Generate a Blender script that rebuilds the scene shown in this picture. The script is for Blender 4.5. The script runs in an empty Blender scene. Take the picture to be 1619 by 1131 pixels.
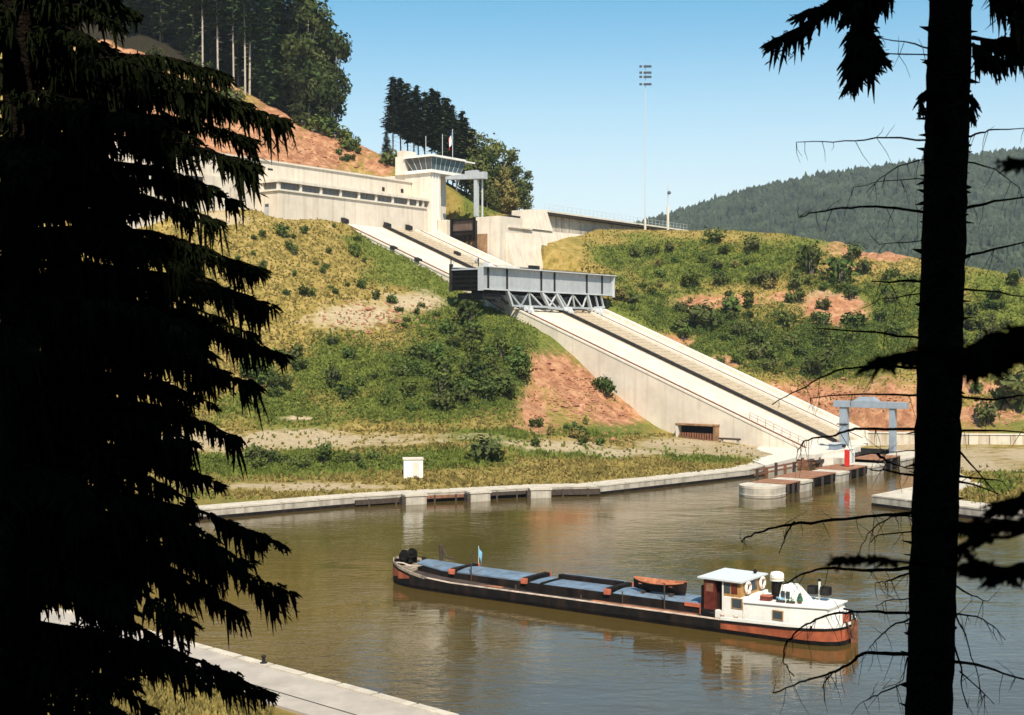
import bpy, bmesh, math, random
import numpy as np
from math import sin, cos, pi, radians
from mathutils import Vector, noise
from mathutils.bvhtree import BVHTree

random.seed(7)
rng = np.random.default_rng(7)
scene = bpy.context.scene
COL = scene.collection

# ------------------------------------------------------------------ camera
CAM_H, PITCH, FPX = 19.888, -0.015, 2096.18
cam_d = bpy.data.cameras.new('camera')
cam = bpy.data.objects.new('camera', cam_d)
COL.objects.link(cam)
cam.location = (0, 0, CAM_H)
cam.rotation_euler = (pi / 2 + PITCH, 0, 0)
cam_d.sensor_width = 36.0
cam_d.lens = FPX / 1619 * 36
cam_d.clip_end = 9000
cam_d.clip_start = 0.05
cam_d.dof.use_dof = True
cam_d.dof.focus_distance = 120
cam_d.dof.aperture_fstop = 5.6
scene.camera = cam

# ------------------------------------------------------------------ sky and sun
SUN_EL, SUN_AZ = radians(50), math.atan2(0.14, -0.99)      # azimuth of the sun seen from the place (x, y)
world = bpy.data.worlds.new('World')
scene.world = world
world.use_nodes = True
wn = world.node_tree
sky = wn.nodes.new('ShaderNodeTexSky')
sky.sky_type = 'NISHITA'
sky.sun_disc = False
sky.sun_elevation = SUN_EL
sky.sun_rotation = SUN_AZ
sky.altitude = 300
sky.air_density = 1.0
sky.dust_density = .8
sky.ozone_density = 2.0
hs = wn.nodes.new('ShaderNodeHueSaturation')          # the print's cyan leaning sky: one grade for the whole dome
hs.inputs['Hue'].default_value = .478
hs.inputs['Saturation'].default_value = 1.3
hs.inputs['Value'].default_value = .88
wn.links.new(sky.outputs[0], hs.inputs['Color'])
wt = wn.nodes.new('ShaderNodeTexCoord')               # pale summer haze all round the horizon
wx = wn.nodes.new('ShaderNodeSeparateXYZ')
wm = wn.nodes.new('ShaderNodeMapRange'); wm.interpolation_type = 'SMOOTHSTEP'
wm.inputs[1].default_value = .265; wm.inputs[2].default_value = .03; wm.inputs[3].default_value = 0; wm.inputs[4].default_value = .9
wmix = wn.nodes.new('ShaderNodeMix'); wmix.data_type = 'RGBA'
wmix.inputs[7].default_value = (5.3, 5.9, 6.0, 1)
wn.links.new(wt.outputs['Generated'], wx.inputs[0])
wn.links.new(wx.outputs['Z'], wm.inputs[0])
wn.links.new(wm.outputs[0], wmix.inputs[0])
wn.links.new(hs.outputs[0], wmix.inputs[6])
wn.links.new(wmix.outputs[2], wn.nodes['Background'].inputs[0])
wn.nodes['Background'].inputs[1].default_value = 0.105
sun_d = bpy.data.lights.new('sun', 'SUN')
sun_d.energy = 4.2
sun_d.angle = radians(0.6)
sun_d.color = (1.0, 0.92, 0.77)
sun = bpy.data.objects.new('sun', sun_d)
COL.objects.link(sun)
to_sun = Vector((sin(SUN_AZ) * cos(SUN_EL), cos(SUN_AZ) * cos(SUN_EL), sin(SUN_EL)))
sun.rotation_euler = to_sun.to_track_quat('Z', 'Y').to_euler()
scene.view_settings.view_transform = 'Standard'
scene.view_settings.look = 'None'
scene.view_settings.exposure = 0.68
scene.view_settings.gamma = 1
scene.view_settings.use_curve_mapping = False

# ------------------------------------------------------------------ places
TH = 0.619
AX = (sin(TH), cos(TH))          # canal axis
DX = (cos(TH), -sin(TH))         # down the inclined plane
C0 = (-5.637, 243.90)
ROT_A = math.atan2(AX[1], AX[0])
RB, RS = 24.65, 0.41             # ramp height at v = 0 and its slope


def W(u, v, z=0.0):
    return Vector((C0[0] + AX[0] * u + DX[0] * v, C0[1] + AX[1] * u + DX[1] * v, z))


def ray(px, py):
    x, y = (px - 809.5) / FPX, (565.5 - py) / FPX
    c, s = cos(PITCH), sin(PITCH)
    return Vector((x, c - y * s, s + y * c))


def at(px, py, Y):
    r = ray(px, py)
    return Vector((0, 0, CAM_H)) + r * (Y / r.y)


def pixel(P):
    P = np.asarray(P, float)
    X, Y, Z = P[..., 0], P[..., 1], P[..., 2] - CAM_H
    c, s = cos(PITCH), sin(PITCH)
    d = np.maximum(Y * c + Z * s, .1)
    return 809.5 + FPX * X / d, 565.5 - FPX * (-Y * s + Z * c) / d


def ramp_z(v):
    return RB - RS * v


# ------------------------------------------------------------------ object helpers
def tag(o, label=None, cat=None, group=None, kind=None):
    if label: o['label'] = label
    if cat: o['category'] = cat
    if group: o['group'] = group
    if kind: o['kind'] = kind
    return o


def thing(name, label, cat, loc=(0, 0, 0), rotz=0.0, group=None):
    o = bpy.data.objects.new(name, None)
    COL.objects.link(o)
    o.location = loc
    o.rotation_euler = (0, 0, rotz)
    o.empty_display_size = .3
    return tag(o, label, cat, group)


class MB:
    def __init__(s):
        s.v, s.f, s.m, s.cur = [], [], [], 0

    def add(s, vs, fs):
        n = len(s.v)
        s.v.extend([tuple(p) for p in vs])
        s.f.extend([tuple(i + n for i in f) for f in fs])
        s.m.extend([s.cur] * len(fs))
        return s

    def hexa(s, b, t):
        n = len(b)
        return s.add(list(b) + list(t), [tuple(range(n))[::-1], tuple(range(n, 2 * n))] +
                     [(i, (i + 1) % n, n + (i + 1) % n, n + i) for i in range(n)])

    def box(s, x0, x1, y0, y1, z0, z1):
        p = [(x0, y0), (x1, y0), (x1, y1), (x0, y1)]
        return s.hexa([(x, y, z0) for x, y in p], [(x, y, z1) for x, y in p])

    def bar(s, a, b, w, h=None, up=(0, 0, 1)):
        a, b = Vector(a), Vector(b)
        h = h or w
        d = (b - a).normalized()
        x = d.cross(Vector(up))
        if x.length < 1e-4: x = d.cross(Vector((0, 1, 0)))
        x.normalize()
        y = x.cross(d)
        q = [x * (i * w / 2) + y * (j * h / 2) for i, j in ((-1, -1), (1, -1), (1, 1), (-1, 1))]
        return s.hexa([a + k for k in q], [b + k for k in q])

    def tube(s, pts, r, n=6, cap=True):
        pts = [Vector(p) for p in pts]
        rr = r if isinstance(r, (list, tuple)) else [r] * len(pts)
        vs, fs = [], []
        for i, p in enumerate(pts):
            d = (pts[min(i + 1, len(pts) - 1)] - pts[max(i - 1, 0)]).normalized()
            x = d.cross(Vector((0, 0, 1)))
            if x.length < .05: x = d.cross(Vector((0, 1, 0)))
            x.normalize()
            y = x.cross(d)
            for k in range(n):
                a = 2 * pi * k / n
                vs.append(p + (x * cos(a) + y * sin(a)) * rr[i])
        for i in range(len(pts) - 1):
            for k in range(n):
                k2 = (k + 1) % n
                fs.append((i * n + k, i * n + k2, (i + 1) * n + k2, (i + 1) * n + k))
        if cap:
            fs.append(tuple(range(n))[::-1])
            fs.append(tuple(range((len(pts) - 1) * n, len(pts) * n)))
        return s.add(vs, fs)

    def lathe(s, prof, c=(0, 0, 0), n=16, axis='z'):
        vs, fs = [], []
        for r, h in prof:
            for k in range(n):
                a = 2 * pi * k / n
                p = (r * cos(a), r * sin(a), h)
                if axis == 'x': p = (h, r * cos(a), r * sin(a))
                if axis == 'y': p = (r * cos(a), h, r * sin(a))
                vs.append((c[0] + p[0], c[1] + p[1], c[2] + p[2]))
        for i in range(len(prof) - 1):
            for k in range(n):
                k2 = (k + 1) % n
                fs.append((i * n + k, i * n + k2, (i + 1) * n + k2, (i + 1) * n + k))
        fs.append(tuple(range(n))[::-1])
        fs.append(tuple(range((len(prof) - 1) * n, len(prof) * n)))
        return s.add(vs, fs)

    def torus(s, c, R, r, nx=18, ny=8, axis='x'):
        vs, fs = [], []
        for i in range(nx):
            a = 2 * pi * i / nx
            for j in range(ny):
                b = 2 * pi * j / ny
                q = R + r * cos(b)
                p = (r * sin(b), q * cos(a), q * sin(a))
                vs.append((c[0] + p[0], c[1] + p[1], c[2] + p[2]))
        for i in range(nx):
            for j in range(ny):
                i2, j2 = (i + 1) % nx, (j + 1) % ny
                fs.append((i * ny + j, i2 * ny + j, i2 * ny + j2, i * ny + j2))
        return s.add(vs, fs)

    def prism(s, poly, z0, z1):
        return s.hexa([(x, y, z0) for x, y in poly], [(x, y, z1) for x, y in poly])

    def build(s, name, mats, parent=None, smooth=False, bevel=0.0, fix=True):
        me = bpy.data.meshes.new(name)
        me.from_pydata(s.v, [], s.f)
        if not isinstance(mats, (list, tuple)): mats = [mats]
        for m in mats: me.materials.append(m)
        if len(mats) > 1: me.polygons.foreach_set('material_index', s.m)
        if fix:
            bm = bmesh.new(); bm.from_mesh(me)
            bmesh.ops.recalc_face_normals(bm, faces=bm.faces)
            bm.to_mesh(me); bm.free()
        if smooth:
            me.polygons.foreach_set('use_smooth', [True] * len(me.polygons))
        o = bpy.data.objects.new(name, me)
        COL.objects.link(o)
        if parent: o.parent = parent
        if bevel:
            b = o.modifiers.new('bevel', 'BEVEL')
            b.width = bevel; b.segments = 1; b.limit_method = 'ANGLE'
        return o


def copy_tree(o, parent=None):
    c = o.copy()
    COL.objects.link(c)
    if parent: c.parent = parent
    for ch in [k for k in bpy.data.objects if k.parent == o and k != c]:
        copy_tree(ch, c)
    return c


# ------------------------------------------------------------------ materials
def mat(name, col, var=0.25, scale=1.5, rough=.8, metal=0.0, bump=0.0, bscale=None, streak=None, streak_amt=.5,
        rnd=0.0, col2=None, spec=.4, detail=6):
    m = bpy.data.materials.new(name)
    m.use_nodes = True
    nt = m.node_tree
    N, L = nt.nodes, nt.links
    b = N['Principled BSDF']
    b.inputs['Roughness'].default_value = rough
    b.inputs['Metallic'].default_value = metal
    b.inputs['Specular IOR Level'].default_value = spec
    tc = N.new('ShaderNodeTexCoord')
    vec = tc.outputs['Object']
    no = N.new('ShaderNodeTexNoise')
    no.inputs['Scale'].default_value = scale
    no.inputs['Detail'].default_value = detail
    no.inputs['Roughness'].default_value = .65
    L.new(vec, no.inputs['Vector'])
    rp = N.new('ShaderNodeValToRGB')
    a = [max(0, c * (1 - var)) for c in col]
    c2 = col2 if col2 else [min(1, c * (1 + var)) for c in col]
    rp.color_ramp.elements[0].position = .33
    rp.color_ramp.elements[1].position = .67
    rp.color_ramp.elements[0].color = (*a, 1)
    rp.color_ramp.elements[1].color = (*c2, 1)
    L.new(no.outputs['Fac'], rp.inputs['Fac'])
    out = rp.outputs['Color']
    if streak:
        mp = N.new('ShaderNodeMapping')
        mp.inputs['Scale'].default_value = (1.3, 1.3, .09)
        L.new(vec, mp.inputs['Vector'])
        n2 = N.new('ShaderNodeTexNoise')
        n2.inputs['Scale'].default_value = .9
        n2.inputs['Detail'].default_value = 7
        L.new(mp.outputs[0], n2.inputs['Vector'])
        r2 = N.new('ShaderNodeValToRGB')
        r2.color_ramp.elements[0].position = .48
        r2.color_ramp.elements[1].position = .74
        r2.color_ramp.elements[1].color = (streak_amt,) * 3 + (1,)
        r2.color_ramp.elements[0].color = (0, 0, 0, 1)
        L.new(n2.outputs['Fac'], r2.inputs['Fac'])
        mx = N.new('ShaderNodeMix'); mx.data_type = 'RGBA'
        L.new(r2.outputs['Color'], mx.inputs[0])
        L.new(out, mx.inputs[6])
        mx.inputs[7].default_value = (*streak, 1)
        out = mx.outputs[2]
    if rnd:
        oi = N.new('ShaderNodeObjectInfo')
        hv = N.new('ShaderNodeHueSaturation')
        ma = N.new('ShaderNodeMapRange')
        ma.inputs[3].default_value = 1 - rnd
        ma.inputs[4].default_value = 1 + rnd
        L.new(oi.outputs['Random'], ma.inputs[0])
        L.new(ma.outputs[0], hv.inputs['Value'])
        m2 = N.new('ShaderNodeMapRange')
        m2.inputs[3].default_value = .5 - rnd * .06
        m2.inputs[4].default_value = .5 + rnd * .06
        ml = N.new('ShaderNodeMath'); ml.operation = 'FRACT'
        m3 = N.new('ShaderNodeMath'); m3.operation = 'MULTIPLY'; m3.inputs[1].default_value = 7.31
        L.new(oi.outputs['Random'], m3.inputs[0]); L.new(m3.outputs[0], ml.inputs[0]); L.new(ml.outputs[0], m2.inputs[0])
        L.new(m2.outputs[0], hv.inputs['Hue'])
        L.new(out, hv.inputs['Color'])
        out = hv.outputs['Color']
    L.new(out, b.inputs['Base Color'])
    if bump:
        bp_ = N.new('ShaderNodeBump')
        bp_.inputs['Strength'].default_value = min(1, bump)
        bp_.inputs['Distance'].default_value = bump * .15
        n3 = N.new('ShaderNodeTexNoise')
        n3.inputs['Scale'].default_value = bscale or scale * 4
        n3.inputs['Detail'].default_value = 5
        L.new(vec, n3.inputs['Vector'])
        L.new(n3.outputs['Fac'], bp_.inputs['Height'])
        L.new(bp_.outputs[0], b.inputs['Normal'])
    return m


M = dict(
    concrete=mat('concrete', (.66, .575, .47), .09, .35, .9, bump=.3, bscale=3, streak=(.40, .30, .20), streak_amt=.5),
    concrete_ramp=mat('ramp_concrete', (.63, .555, .455), .13, .22, .9, bump=.3, bscale=2, streak=(.47, .37, .26), streak_amt=.5),
    concrete_pale=mat('pale_concrete', (.66, .595, .50), .1, .8, .9, bump=.2, bscale=5, streak=(.4, .34, .26), streak_amt=.4),
    concrete_quay=mat('quay_top_concrete', (.54, .47, .375), .16, .7, .9, bump=.2, bscale=5, streak=(.30, .25, .19), streak_amt=.5),
    portal_paint=mat('blue_grey_portal_paint', (.27, .31, .36), .1, .9, .6, streak=(.20, .2, .2), streak_amt=.45),
    concrete_wet=mat('quay_concrete', (.42, .37, .30), .22, .8, .9, bump=.4, bscale=4, streak=(.14, .12, .09), streak_amt=.8),
    render_white=mat('white_render', (.72, .63, .52), .07, .5, .9, streak=(.48, .42, .35), streak_amt=.4),
    rust_wall=mat('rust_stained_concrete', (.30, .17, .085), .45, .6, .9, bump=.4, streak=(.07, .035, .02), streak_amt=.9),
    rust=mat('rusty_steel', (.20, .085, .045), .45, 2.5, .8, bump=.2),
    asphalt=mat('path_surface', (.40, .345, .29), .14, .6, .95, bump=.3, bscale=9),
    steel_grey=mat('grey_painted_steel', (.40, .42, .435), .10, .9, .55, streak=(.28, .27, .26), streak_amt=.45),
    steel_pale=mat('pale_painted_steel', (.52, .54, .55), .10, 1.5, .55, streak=(.3, .28, .25), streak_amt=.35),
    steel_dark=mat('dark_steel', (.026, .024, .023), .4, 2, .85, spec=.12),
    black_gate=mat('black_gate_steel', (.010, .009, .008), .5, 1.5, .9, spec=.05),
    brown_ballast=mat('brown_ballast', (.43, .34, .235), .22, 1.6, .95, bump=.4),
    dark_wood=mat('dark_timber', (.055, .038, .028), .4, 3, .85, bump=.2),
    deck_brown=mat('red_brown_decking', (.30, .14, .075), .35, 1.2, .8, bump=.2),
    glass=mat('dark_window_glass', (.05, .06, .065), .3, .6, .12, spec=.8),
    glass_blue=mat('control_room_glass', (.09, .13, .15), .35, .5, .08, spec=.9),
    glass_dusty=mat('dusty_window_glass', (.13, .12, .10), .25, .9, .3, spec=.6),
    white=mat('white_paint', (.80, .77, .70), .06, 2.0, .55, streak=(.55, .5, .42), streak_amt=.35),
    hull_black=mat('black_hull_paint', (.011, .0095, .009), .5, 1.2, .75, streak=(.06, .03, .018), streak_amt=.5, spec=.12),
    hull_red=mat('red_lead_hull_paint', (.34, .085, .036), .4, 1.1, .55, streak=(.10, .04, .02), streak_amt=.75),
    bulwark=mat('dirty_bulwark_paint', (.34, .27, .20), .45, 1.5, .8, streak=(.10, .05, .03), streak_amt=.7),
    deck_dark=mat('tarred_deck', (.05, .035, .028), .5, 1.0, .7),
    gunwale=mat('worn_gunwale_paint', (.60, .47, .37), .4, 1.5, .7),
    side_deck=mat('red_side_deck', (.40, .15, .07), .4, 1.0, .7),
    hatch=mat('blue_grey_hatch', (.15, .205, .27), .28, .9, .5, streak=(.12, .10, .09), streak_amt=.6),
    beam_red=mat('red_paint', (.48, .13, .07), .3, 3, .6),
    wood=mat('varnished_wood', (.42, .22, .075), .25, 3, .5),
    door_red=mat('dark_red_door', (.12, .022, .014), .4, 3, .5),
    boat_orange=mat('orange_boat_paint', (.36, .125, .055), .35, 2.5, .7),
    flag_blue=mat('blue_cloth', (.03, .10, .35), .1, 3, .9),
    flag_white=mat('white_cloth', (.8, .8, .78), .05, 3, .9),
    flag_red=mat('red_cloth', (.55, .04, .03), .1, 3, .9),
    pennant=mat('pale_blue_cloth', (.22, .46, .62), .3, 4, .9),
    plant=mat('potted_plant', (.05, .16, .08), .4, 6, .8),
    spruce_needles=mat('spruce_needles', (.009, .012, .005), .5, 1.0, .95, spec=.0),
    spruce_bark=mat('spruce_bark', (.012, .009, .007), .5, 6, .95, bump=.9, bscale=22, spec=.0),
    conifer=mat('far_conifer_needles', (.036, .054, .015), .45, .35, .85, rnd=.3, spec=.15),
    conifer_dark=mat('dark_conifer_needles', (.032, .046, .016), .45, .35, .85, rnd=.25, spec=.15),
    leaf=mat('broad_leaves', (.085, .098, .026), .45, .3, .8, rnd=.3, spec=.2),
    leaf_dark=mat('dark_broad_leaves', (.042, .056, .015), .5, .4, .85, rnd=.25, spec=.1),
    leaf_yellow=mat('yellowing_leaves', (.19, .155, .045), .35, .5, .8, rnd=.2, spec=.2),
    shrub=mat('shrub_leaves', (.072, .098, .021), .45, .8, .8, rnd=.38, spec=.15),
    bark=mat('grey_brown_bark', (.17, .13, .10), .3, 3, .9),
    bark_pale=mat('pale_bark', (.42, .36, .29), .25, 3, .9),
    forest=mat('far_forest_leaves', (.036, .048, .026), .5, .012, .9, spec=.1, detail=10),
    rock=mat('red_sandstone', (.34, .155, .085), .35, .8, .9, bump=.5),
    lamp=mat('lamp_housing', (.10, .11, .13), .2, 2, .5),
)
# ================================================================== GROUND
far_quay = [(-125, 70), (-62, 120), (-33.8, 144.3), (-18.6, 155.9), (-12.9, 159.0), (-4.6, 162.3), (3.2, 165.8), (10.8, 167.2),
            (33.7, 188.1), (44.0, 206.0)]
lock_side = [(52.5, 205.6), tuple(W(18, 62.6)[:2]), tuple(W(18, 71)[:2]), (62.5, 205), (60, 190), (57.0, 173.0)]
mole_edge = [(57.0, 173.0), (42.5, 156.3), (54.1, 139.9), (82, 100), (120, 62)]
near_quay = [(40, 26.5), (15.5, 48.6), (-4.83, 67.4), (-24.57, 85.66), (-30.9, 91.07), (-58, 98), (-125, 56)]
basin = far_quay + lock_side + mole_edge[1:] + near_quay


def seg_dist(P, poly, closed=False):
    P = np.asarray(P, float)
    best = np.full(len(P), 1e9)
    n = len(poly)
    for i in range(n if closed else n - 1):
        a, b = np.array(poly[i]), np.array(poly[(i + 1) % n])
        t = np.clip(((P - a) @ (b - a)) / max(1e-9, (b - a) @ (b - a)), 0, 1)
        best = np.minimum(best, np.hypot(*(P - (a + t[:, None] * (b - a))).T))
    return best


def inside(P, poly):
    x, y = P[:, 0], P[:, 1]
    r = np.zeros(len(P), bool)
    n = len(poly)
    for i in range(n):
        (x1, y1), (x2, y2) = poly[i], poly[(i + 1) % n]
        if y1 == y2: continue
        c = ((y1 > y) != (y2 > y)) & (x < (x2 - x1) * (y - y1) / (y2 - y1) + x1)
        r ^= c
    return r


def vray(px, py, u):
    """point of the vertical plane u = const seen along a picture ray"""
    r = ray(px, py)
    o = Vector((C0[0] + AX[0] * u, C0[1] + AX[1] * u, 0)) - Vector((0, 0, CAM_H))
    n = Vector((AX[0], AX[1], 0))
    return Vector((0, 0, CAM_H)) + r * (o.dot(n) / r.dot(n))


ctl = []
# left hillside: crest below the hall, middle, foot
ctl += [at(*q) for q in ((-300, 330, 235), (0, 338, 240), (150, 340, 245), (300, 343, 250), (362, 343, 256), (450, 347, 263), (545, 352, 276))]
ctl += [at(*q) for q in ((150, 515, 220), (300, 510, 222), (450, 510, 228), (450, 430, 243), (600, 430, 257), (700, 480, 250), (600, 520, 234),
                         (650, 600, 217), (750, 600, 222), (750, 540, 236), (450, 600, 213), (300, 600, 210))]
ctl += [at(px, 683, 198) for px in (-150, 0, 150, 300, 450, 600, 720)]
ctl += [at(820, 690, 196), at(930, 690, 206)]
# red cut beside the ramp
ctl += [at(*q) for q in ((828, 553, 237), (834, 600, 232), (838, 655, 219), (880, 590, 238), (900, 660, 224), (945, 640, 233), (985, 672, 228), (1010, 690, 224))]
ctl += [vray(*q, 12) for q in ((555, 357), (600, 385), (650, 415), (712, 449), (760, 478), (800, 498), (850, 520), (890, 550), (940, 600), (1000, 650), (1035, 680), (1077, 692), (1135, 697), (1200, 707))]
# meadow
for i, (x, y) in enumerate(far_quay[:-1]):
    ctl.append(Vector((x - 2, y + 4, 1.15)))
ctl += [at(*q) for q in ((0, 745, 172), (200, 742, 175), (350, 742, 176), (500, 742, 177), (653, 752, 169), (750, 730, 180), (900, 722, 190), (1000, 715, 200), (1100, 712, 207), (1190, 715, 212))]
ctl += [at(*q) for q in ((350, 705, 186), (500, 705, 187), (650, 700, 189))]
# right of the ramp
ctl += [vray(*q, 47) for q in ((890, 421), (925, 455), (965, 491), (1050, 531), (1110, 565), (1180, 601), (1270, 641), (1330, 671))]
ctl += [at(*q) for q in ((935, 374, 326), (965, 367, 332), (1000, 362, 338), (1020, 361, 341), (1060, 363, 338), (1130, 363, 333), (1230, 373, 322), (1330, 389, 312), (1400, 401, 306), (1460, 413, 301), (1540, 426, 296), (1619, 441, 291), (1760, 470, 285))]
ctl += [at(*q) for q in ((1000, 430, 306), (1100, 450, 300), (1100, 510, 285), (1270, 480, 287), (1270, 560, 271), (1270, 605, 263), (1400, 480, 286), (1400, 560, 266), (1380, 612, 254), (1360, 670, 248),
                         (1440, 612, 251), (1440, 678, 243), (1530, 640, 246), (1530, 560, 262), (1619, 520, 268), (1619, 600, 252), (1619, 678, 237), (1750, 600, 250), (1750, 690, 234), (1500, 684, 236))]
ctl += [Vector(p) for p in ((70, 206, 1.2), (80, 198, 1.2), (90, 215, 1.3), (110, 205, 1.3), (60, 170, 1.2), (75, 160, 1.2), (90, 140, 1.2), (130, 180, 2), (160, 220, 8), (120, 100, 1.2), (200, 140, 12), (70, 228, 1.6), (90, 226, 1.6))]
# the hall's yard, the red bank behind it and the wood above
ctl += [W(-4, -48, 43.9), W(20, -49, 43.6), W(43, -50, 43), W(-20, -60, 46), W(10, -64, 50), W(40, -66, 54)]
ctl += [at(*q) for q in ((640, 272, 312), (560, 270, 306), (500, 266, 302), (420, 258, 296), (330, 252, 288), (200, 250, 280), (60, 250, 272))]
ctl += [at(*q) for q in ((618, 252, 328), (570, 235, 330), (520, 214, 332), (470, 196, 331), (430, 178, 330), (380, 152, 330), (310, 112, 333), (230, 85, 336), (170, 62, 338), (60, 40, 338), (-120, 0, 338))]
ctl += [at(*q) for q in ((520, 226, 352), (560, 262, 385), (430, 158, 352), (310, 80, 356), (170, 20, 360), (640, 262, 345), (690, 280, 352), (740, 318, 345), (770, 330, 342), (810, 334, 345), (845, 338, 352), (900, 350, 365))]
ctl += [at(*q) for q in ((310, -60, 430), (100, -140, 430), (470, 230, 430), (560, 280, 430), (650, 270, 430), (800, 350, 430))]
ctl += [Vector(p) for p in ((30, 400, 34), (90, 400, 20), (160, 390, 12), (220, 340, 10), (120, 340, 22), (240, 260, 20), (60, 460, 15), (180, 460, 5), (-200, 300, 75), (-200, 240, 48), (-200, 180, 8), (-200, 120, 4))]
# the photographer's hillside, its unseen rise behind steepened to lift the shading spruces
ctl += [Vector(p) for p in ((0, 0, 18.2), (0, -8, 22.5), (0, -16, 30), (0, -30, 42), (0, -56, 60), (-25, -14, 28), (20, -14, 27), (0, 8, 15.9), (0, 15, 13.2), (0, 30, 8.0), (-2, 44, 3.8), (-6, 55, 1.3), (-16, 68, 1.1), (-24, 76, 1.1), (12, 8, 15.9), (12, 30, 7.0), (14, 40, 3.0),
                            (-12, 8, 15.9), (-14, 30, 8.2), (-20, 50, 3.6), (-40, 60, 3.0), (-60, 40, 9), (-40, 20, 13), (-90, 40, 6), (40, 0, 14), (30, 14, 8), (80, 20, 5), (120, -20, 14), (-80, 0, 20), (-40, -40, 44),
                            (60, -50, 44), (-34, 80, 1.2), (-70, 80, 1.4), (-120, -40, 44), (-150, 60, 6), (200, 40, 12), (200, -50, 30), (-180, -40, 44))]
ctl = np.array([tuple(p) for p in ctl])


def rbf_fit(P, z, lam=.6):
    n = len(P)
    K = np.hypot(P[:, None, 0] - P[None, :, 0], P[:, None, 1] - P[None, :, 1]) + 0.0
    A = np.zeros((n + 3, n + 3))
    A[:n, :n] = -K + lam * np.eye(n)
    A[:n, n] = 1; A[:n, n + 1:] = P / 100
    A[n, :n] = 1; A[n + 1:, :n] = P.T / 100
    return np.linalg.solve(A, np.r_[z, 0, 0, 0])


CF = rbf_fit(ctl[:, :2], ctl[:, 2])
GX = np.arange(-196, 256, 1.4)
GY = np.arange(-58, 462, 1.4)
gx, gy = np.meshgrid(GX, GY)
P2 = np.c_[gx.ravel(), gy.ravel()]
Z = np.zeros(len(P2))
for i in range(0, len(P2), 20000):
    q = P2[i:i + 20000]
    K = np.hypot(q[:, None, 0] - ctl[None, :, 0], q[:, None, 1] - ctl[None, :, 1])
    Z[i:i + 20000] = -K @ CF[:-3] + CF[-3] + q / 100 @ CF[-2:]


def vnoise(P, s, seed=0, octs=3):
    r = np.zeros(len(P)); amp = 1.0
    for o in range(octs):
        q = P / s + seed * 17.3 + o * 5.1
        i = np.floor(q).astype(int); f = q - i; f = f * f * (3 - 2 * f)
        h = lambda a, b: (np.sin(a * 127.1 + b * 311.7 + seed * 3.7 + o) * 43758.5453) % 1
        r += amp * ((h(i[:, 0], i[:, 1]) * (1 - f[:, 0]) + h(i[:, 0] + 1, i[:, 1]) * f[:, 0]) * (1 - f[:, 1]) +
                    (h(i[:, 0], i[:, 1] + 1) * (1 - f[:, 0]) + h(i[:, 0] + 1, i[:, 1] + 1) * f[:, 0]) * f[:, 1] - .5)
        s = s / 2.1; amp *= .5
    return r


q = P2 - np.array(C0)
gu, gv = q @ np.array(AX), q @ np.array(DX)
px, py = pixel(np.c_[P2, Z])
YY = P2[:, 1]


def blob(cx, cy, rx, ry, y0=100, y1=420):
    d = ((px - cx) / rx) ** 2 + ((py - cy) / ry) ** 2
    return np.where((YY > y0) & (YY < y1), np.exp(-d * 1.1), 0)


n8 = vnoise(P2, 9, 1); n20 = vnoise(P2, 24, 2); n3 = vnoise(P2, 3.2, 3)
red = np.zeros(len(P2)); green = np.zeros(len(P2)); sand = np.zeros(len(P2))
for b in ((870, 590, 45, 34, 205, 262), (915, 620, 62, 38, 205, 262), (965, 655, 45, 22, 205, 262), (845, 640, 26, 42, 200, 262),
          (510, 235, 110, 44, 280, 345), (370, 225, 120, 40, 280, 340), (250, 200, 120, 50, 280, 340), (600, 258, 34, 20, 295, 345), (430, 190, 70, 40, 285, 345), (330, 150, 60, 40, 285, 345), (200, 100, 90, 44, 285, 345),
          (1310, 490, 50, 26), (1150, 478, 80, 12), (1350, 420, 50, 8), (1240, 620, 90, 18), (1330, 640, 70, 30), (1420, 650, 70, 42), (1560, 650, 60, 26), (1560, 610, 50, 14), (1120, 575, 60, 14),
          (1060, 535, 40, 12), (1400, 400, 80, 14), (1240, 470, 40, 12), (1500, 600, 40, 20)):
    red = np.maximum(red, blob(*b))
for b in ((740, 470, 100, 34), (690, 430, 90, 30), (620, 395, 80, 24), (800, 500, 90, 34), (830, 530, 70, 26), (700, 510, 90, 30), (560, 590, 200, 60), (700, 610, 150, 60), (450, 640, 110, 40), (800, 560, 40, 70), (650, 440, 60, 20),
          (500, 733, 220, 17, 160, 200), (720, 725, 120, 16, 160, 200), (900, 715, 160, 14, 170, 215), (1120, 725, 90, 10, 175, 215), (780, 690, 80, 14),
          (1000, 400, 80, 22), (1120, 420, 120, 30), (1050, 500, 120, 30), (1180, 540, 120, 40), (1300, 550, 100, 40), (1400, 490, 100, 60), (1570, 500, 80, 60), (1590, 640, 50, 50),
          (640, 262, 26, 14, 300, 350), (760, 325, 40, 22, 310, 360), (1580, 770, 60, 26, 130, 185), (960, 680, 70, 16)):
    green = np.maximum(green, blob(*b))
for b in ((570, 500, 80, 22, 220, 262), (480, 695, 230, 13, 180, 205), (340, 700, 90, 18, 180, 205), (900, 705, 90, 10, 180, 210), (980, 715, 70, 9, 185, 215), (480, 770, 160, 7, 150, 180),
          (1090, 700, 90, 9, 195, 236), (1180, 712, 110, 12, 195, 240), (330, 345, 70, 10, 240, 262), (1290, 712, 70, 14, 195, 240), (650, 480, 60, 22, 225, 260),
          (1500, 730, 130, 26, 186, 240), (1619, 720, 60, 16, 186, 240), (1310, 480, 40, 18), (1450, 712, 60, 14, 195, 240), (470, 660, 30, 6)):
    sand = np.maximum(sand, blob(*b))
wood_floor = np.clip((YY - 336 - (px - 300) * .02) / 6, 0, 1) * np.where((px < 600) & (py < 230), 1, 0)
near_floor = np.where(YY < 52, 1.0, 0.0) * np.clip((P2[:, 0] + 200) / 10, 0, 1)
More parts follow.
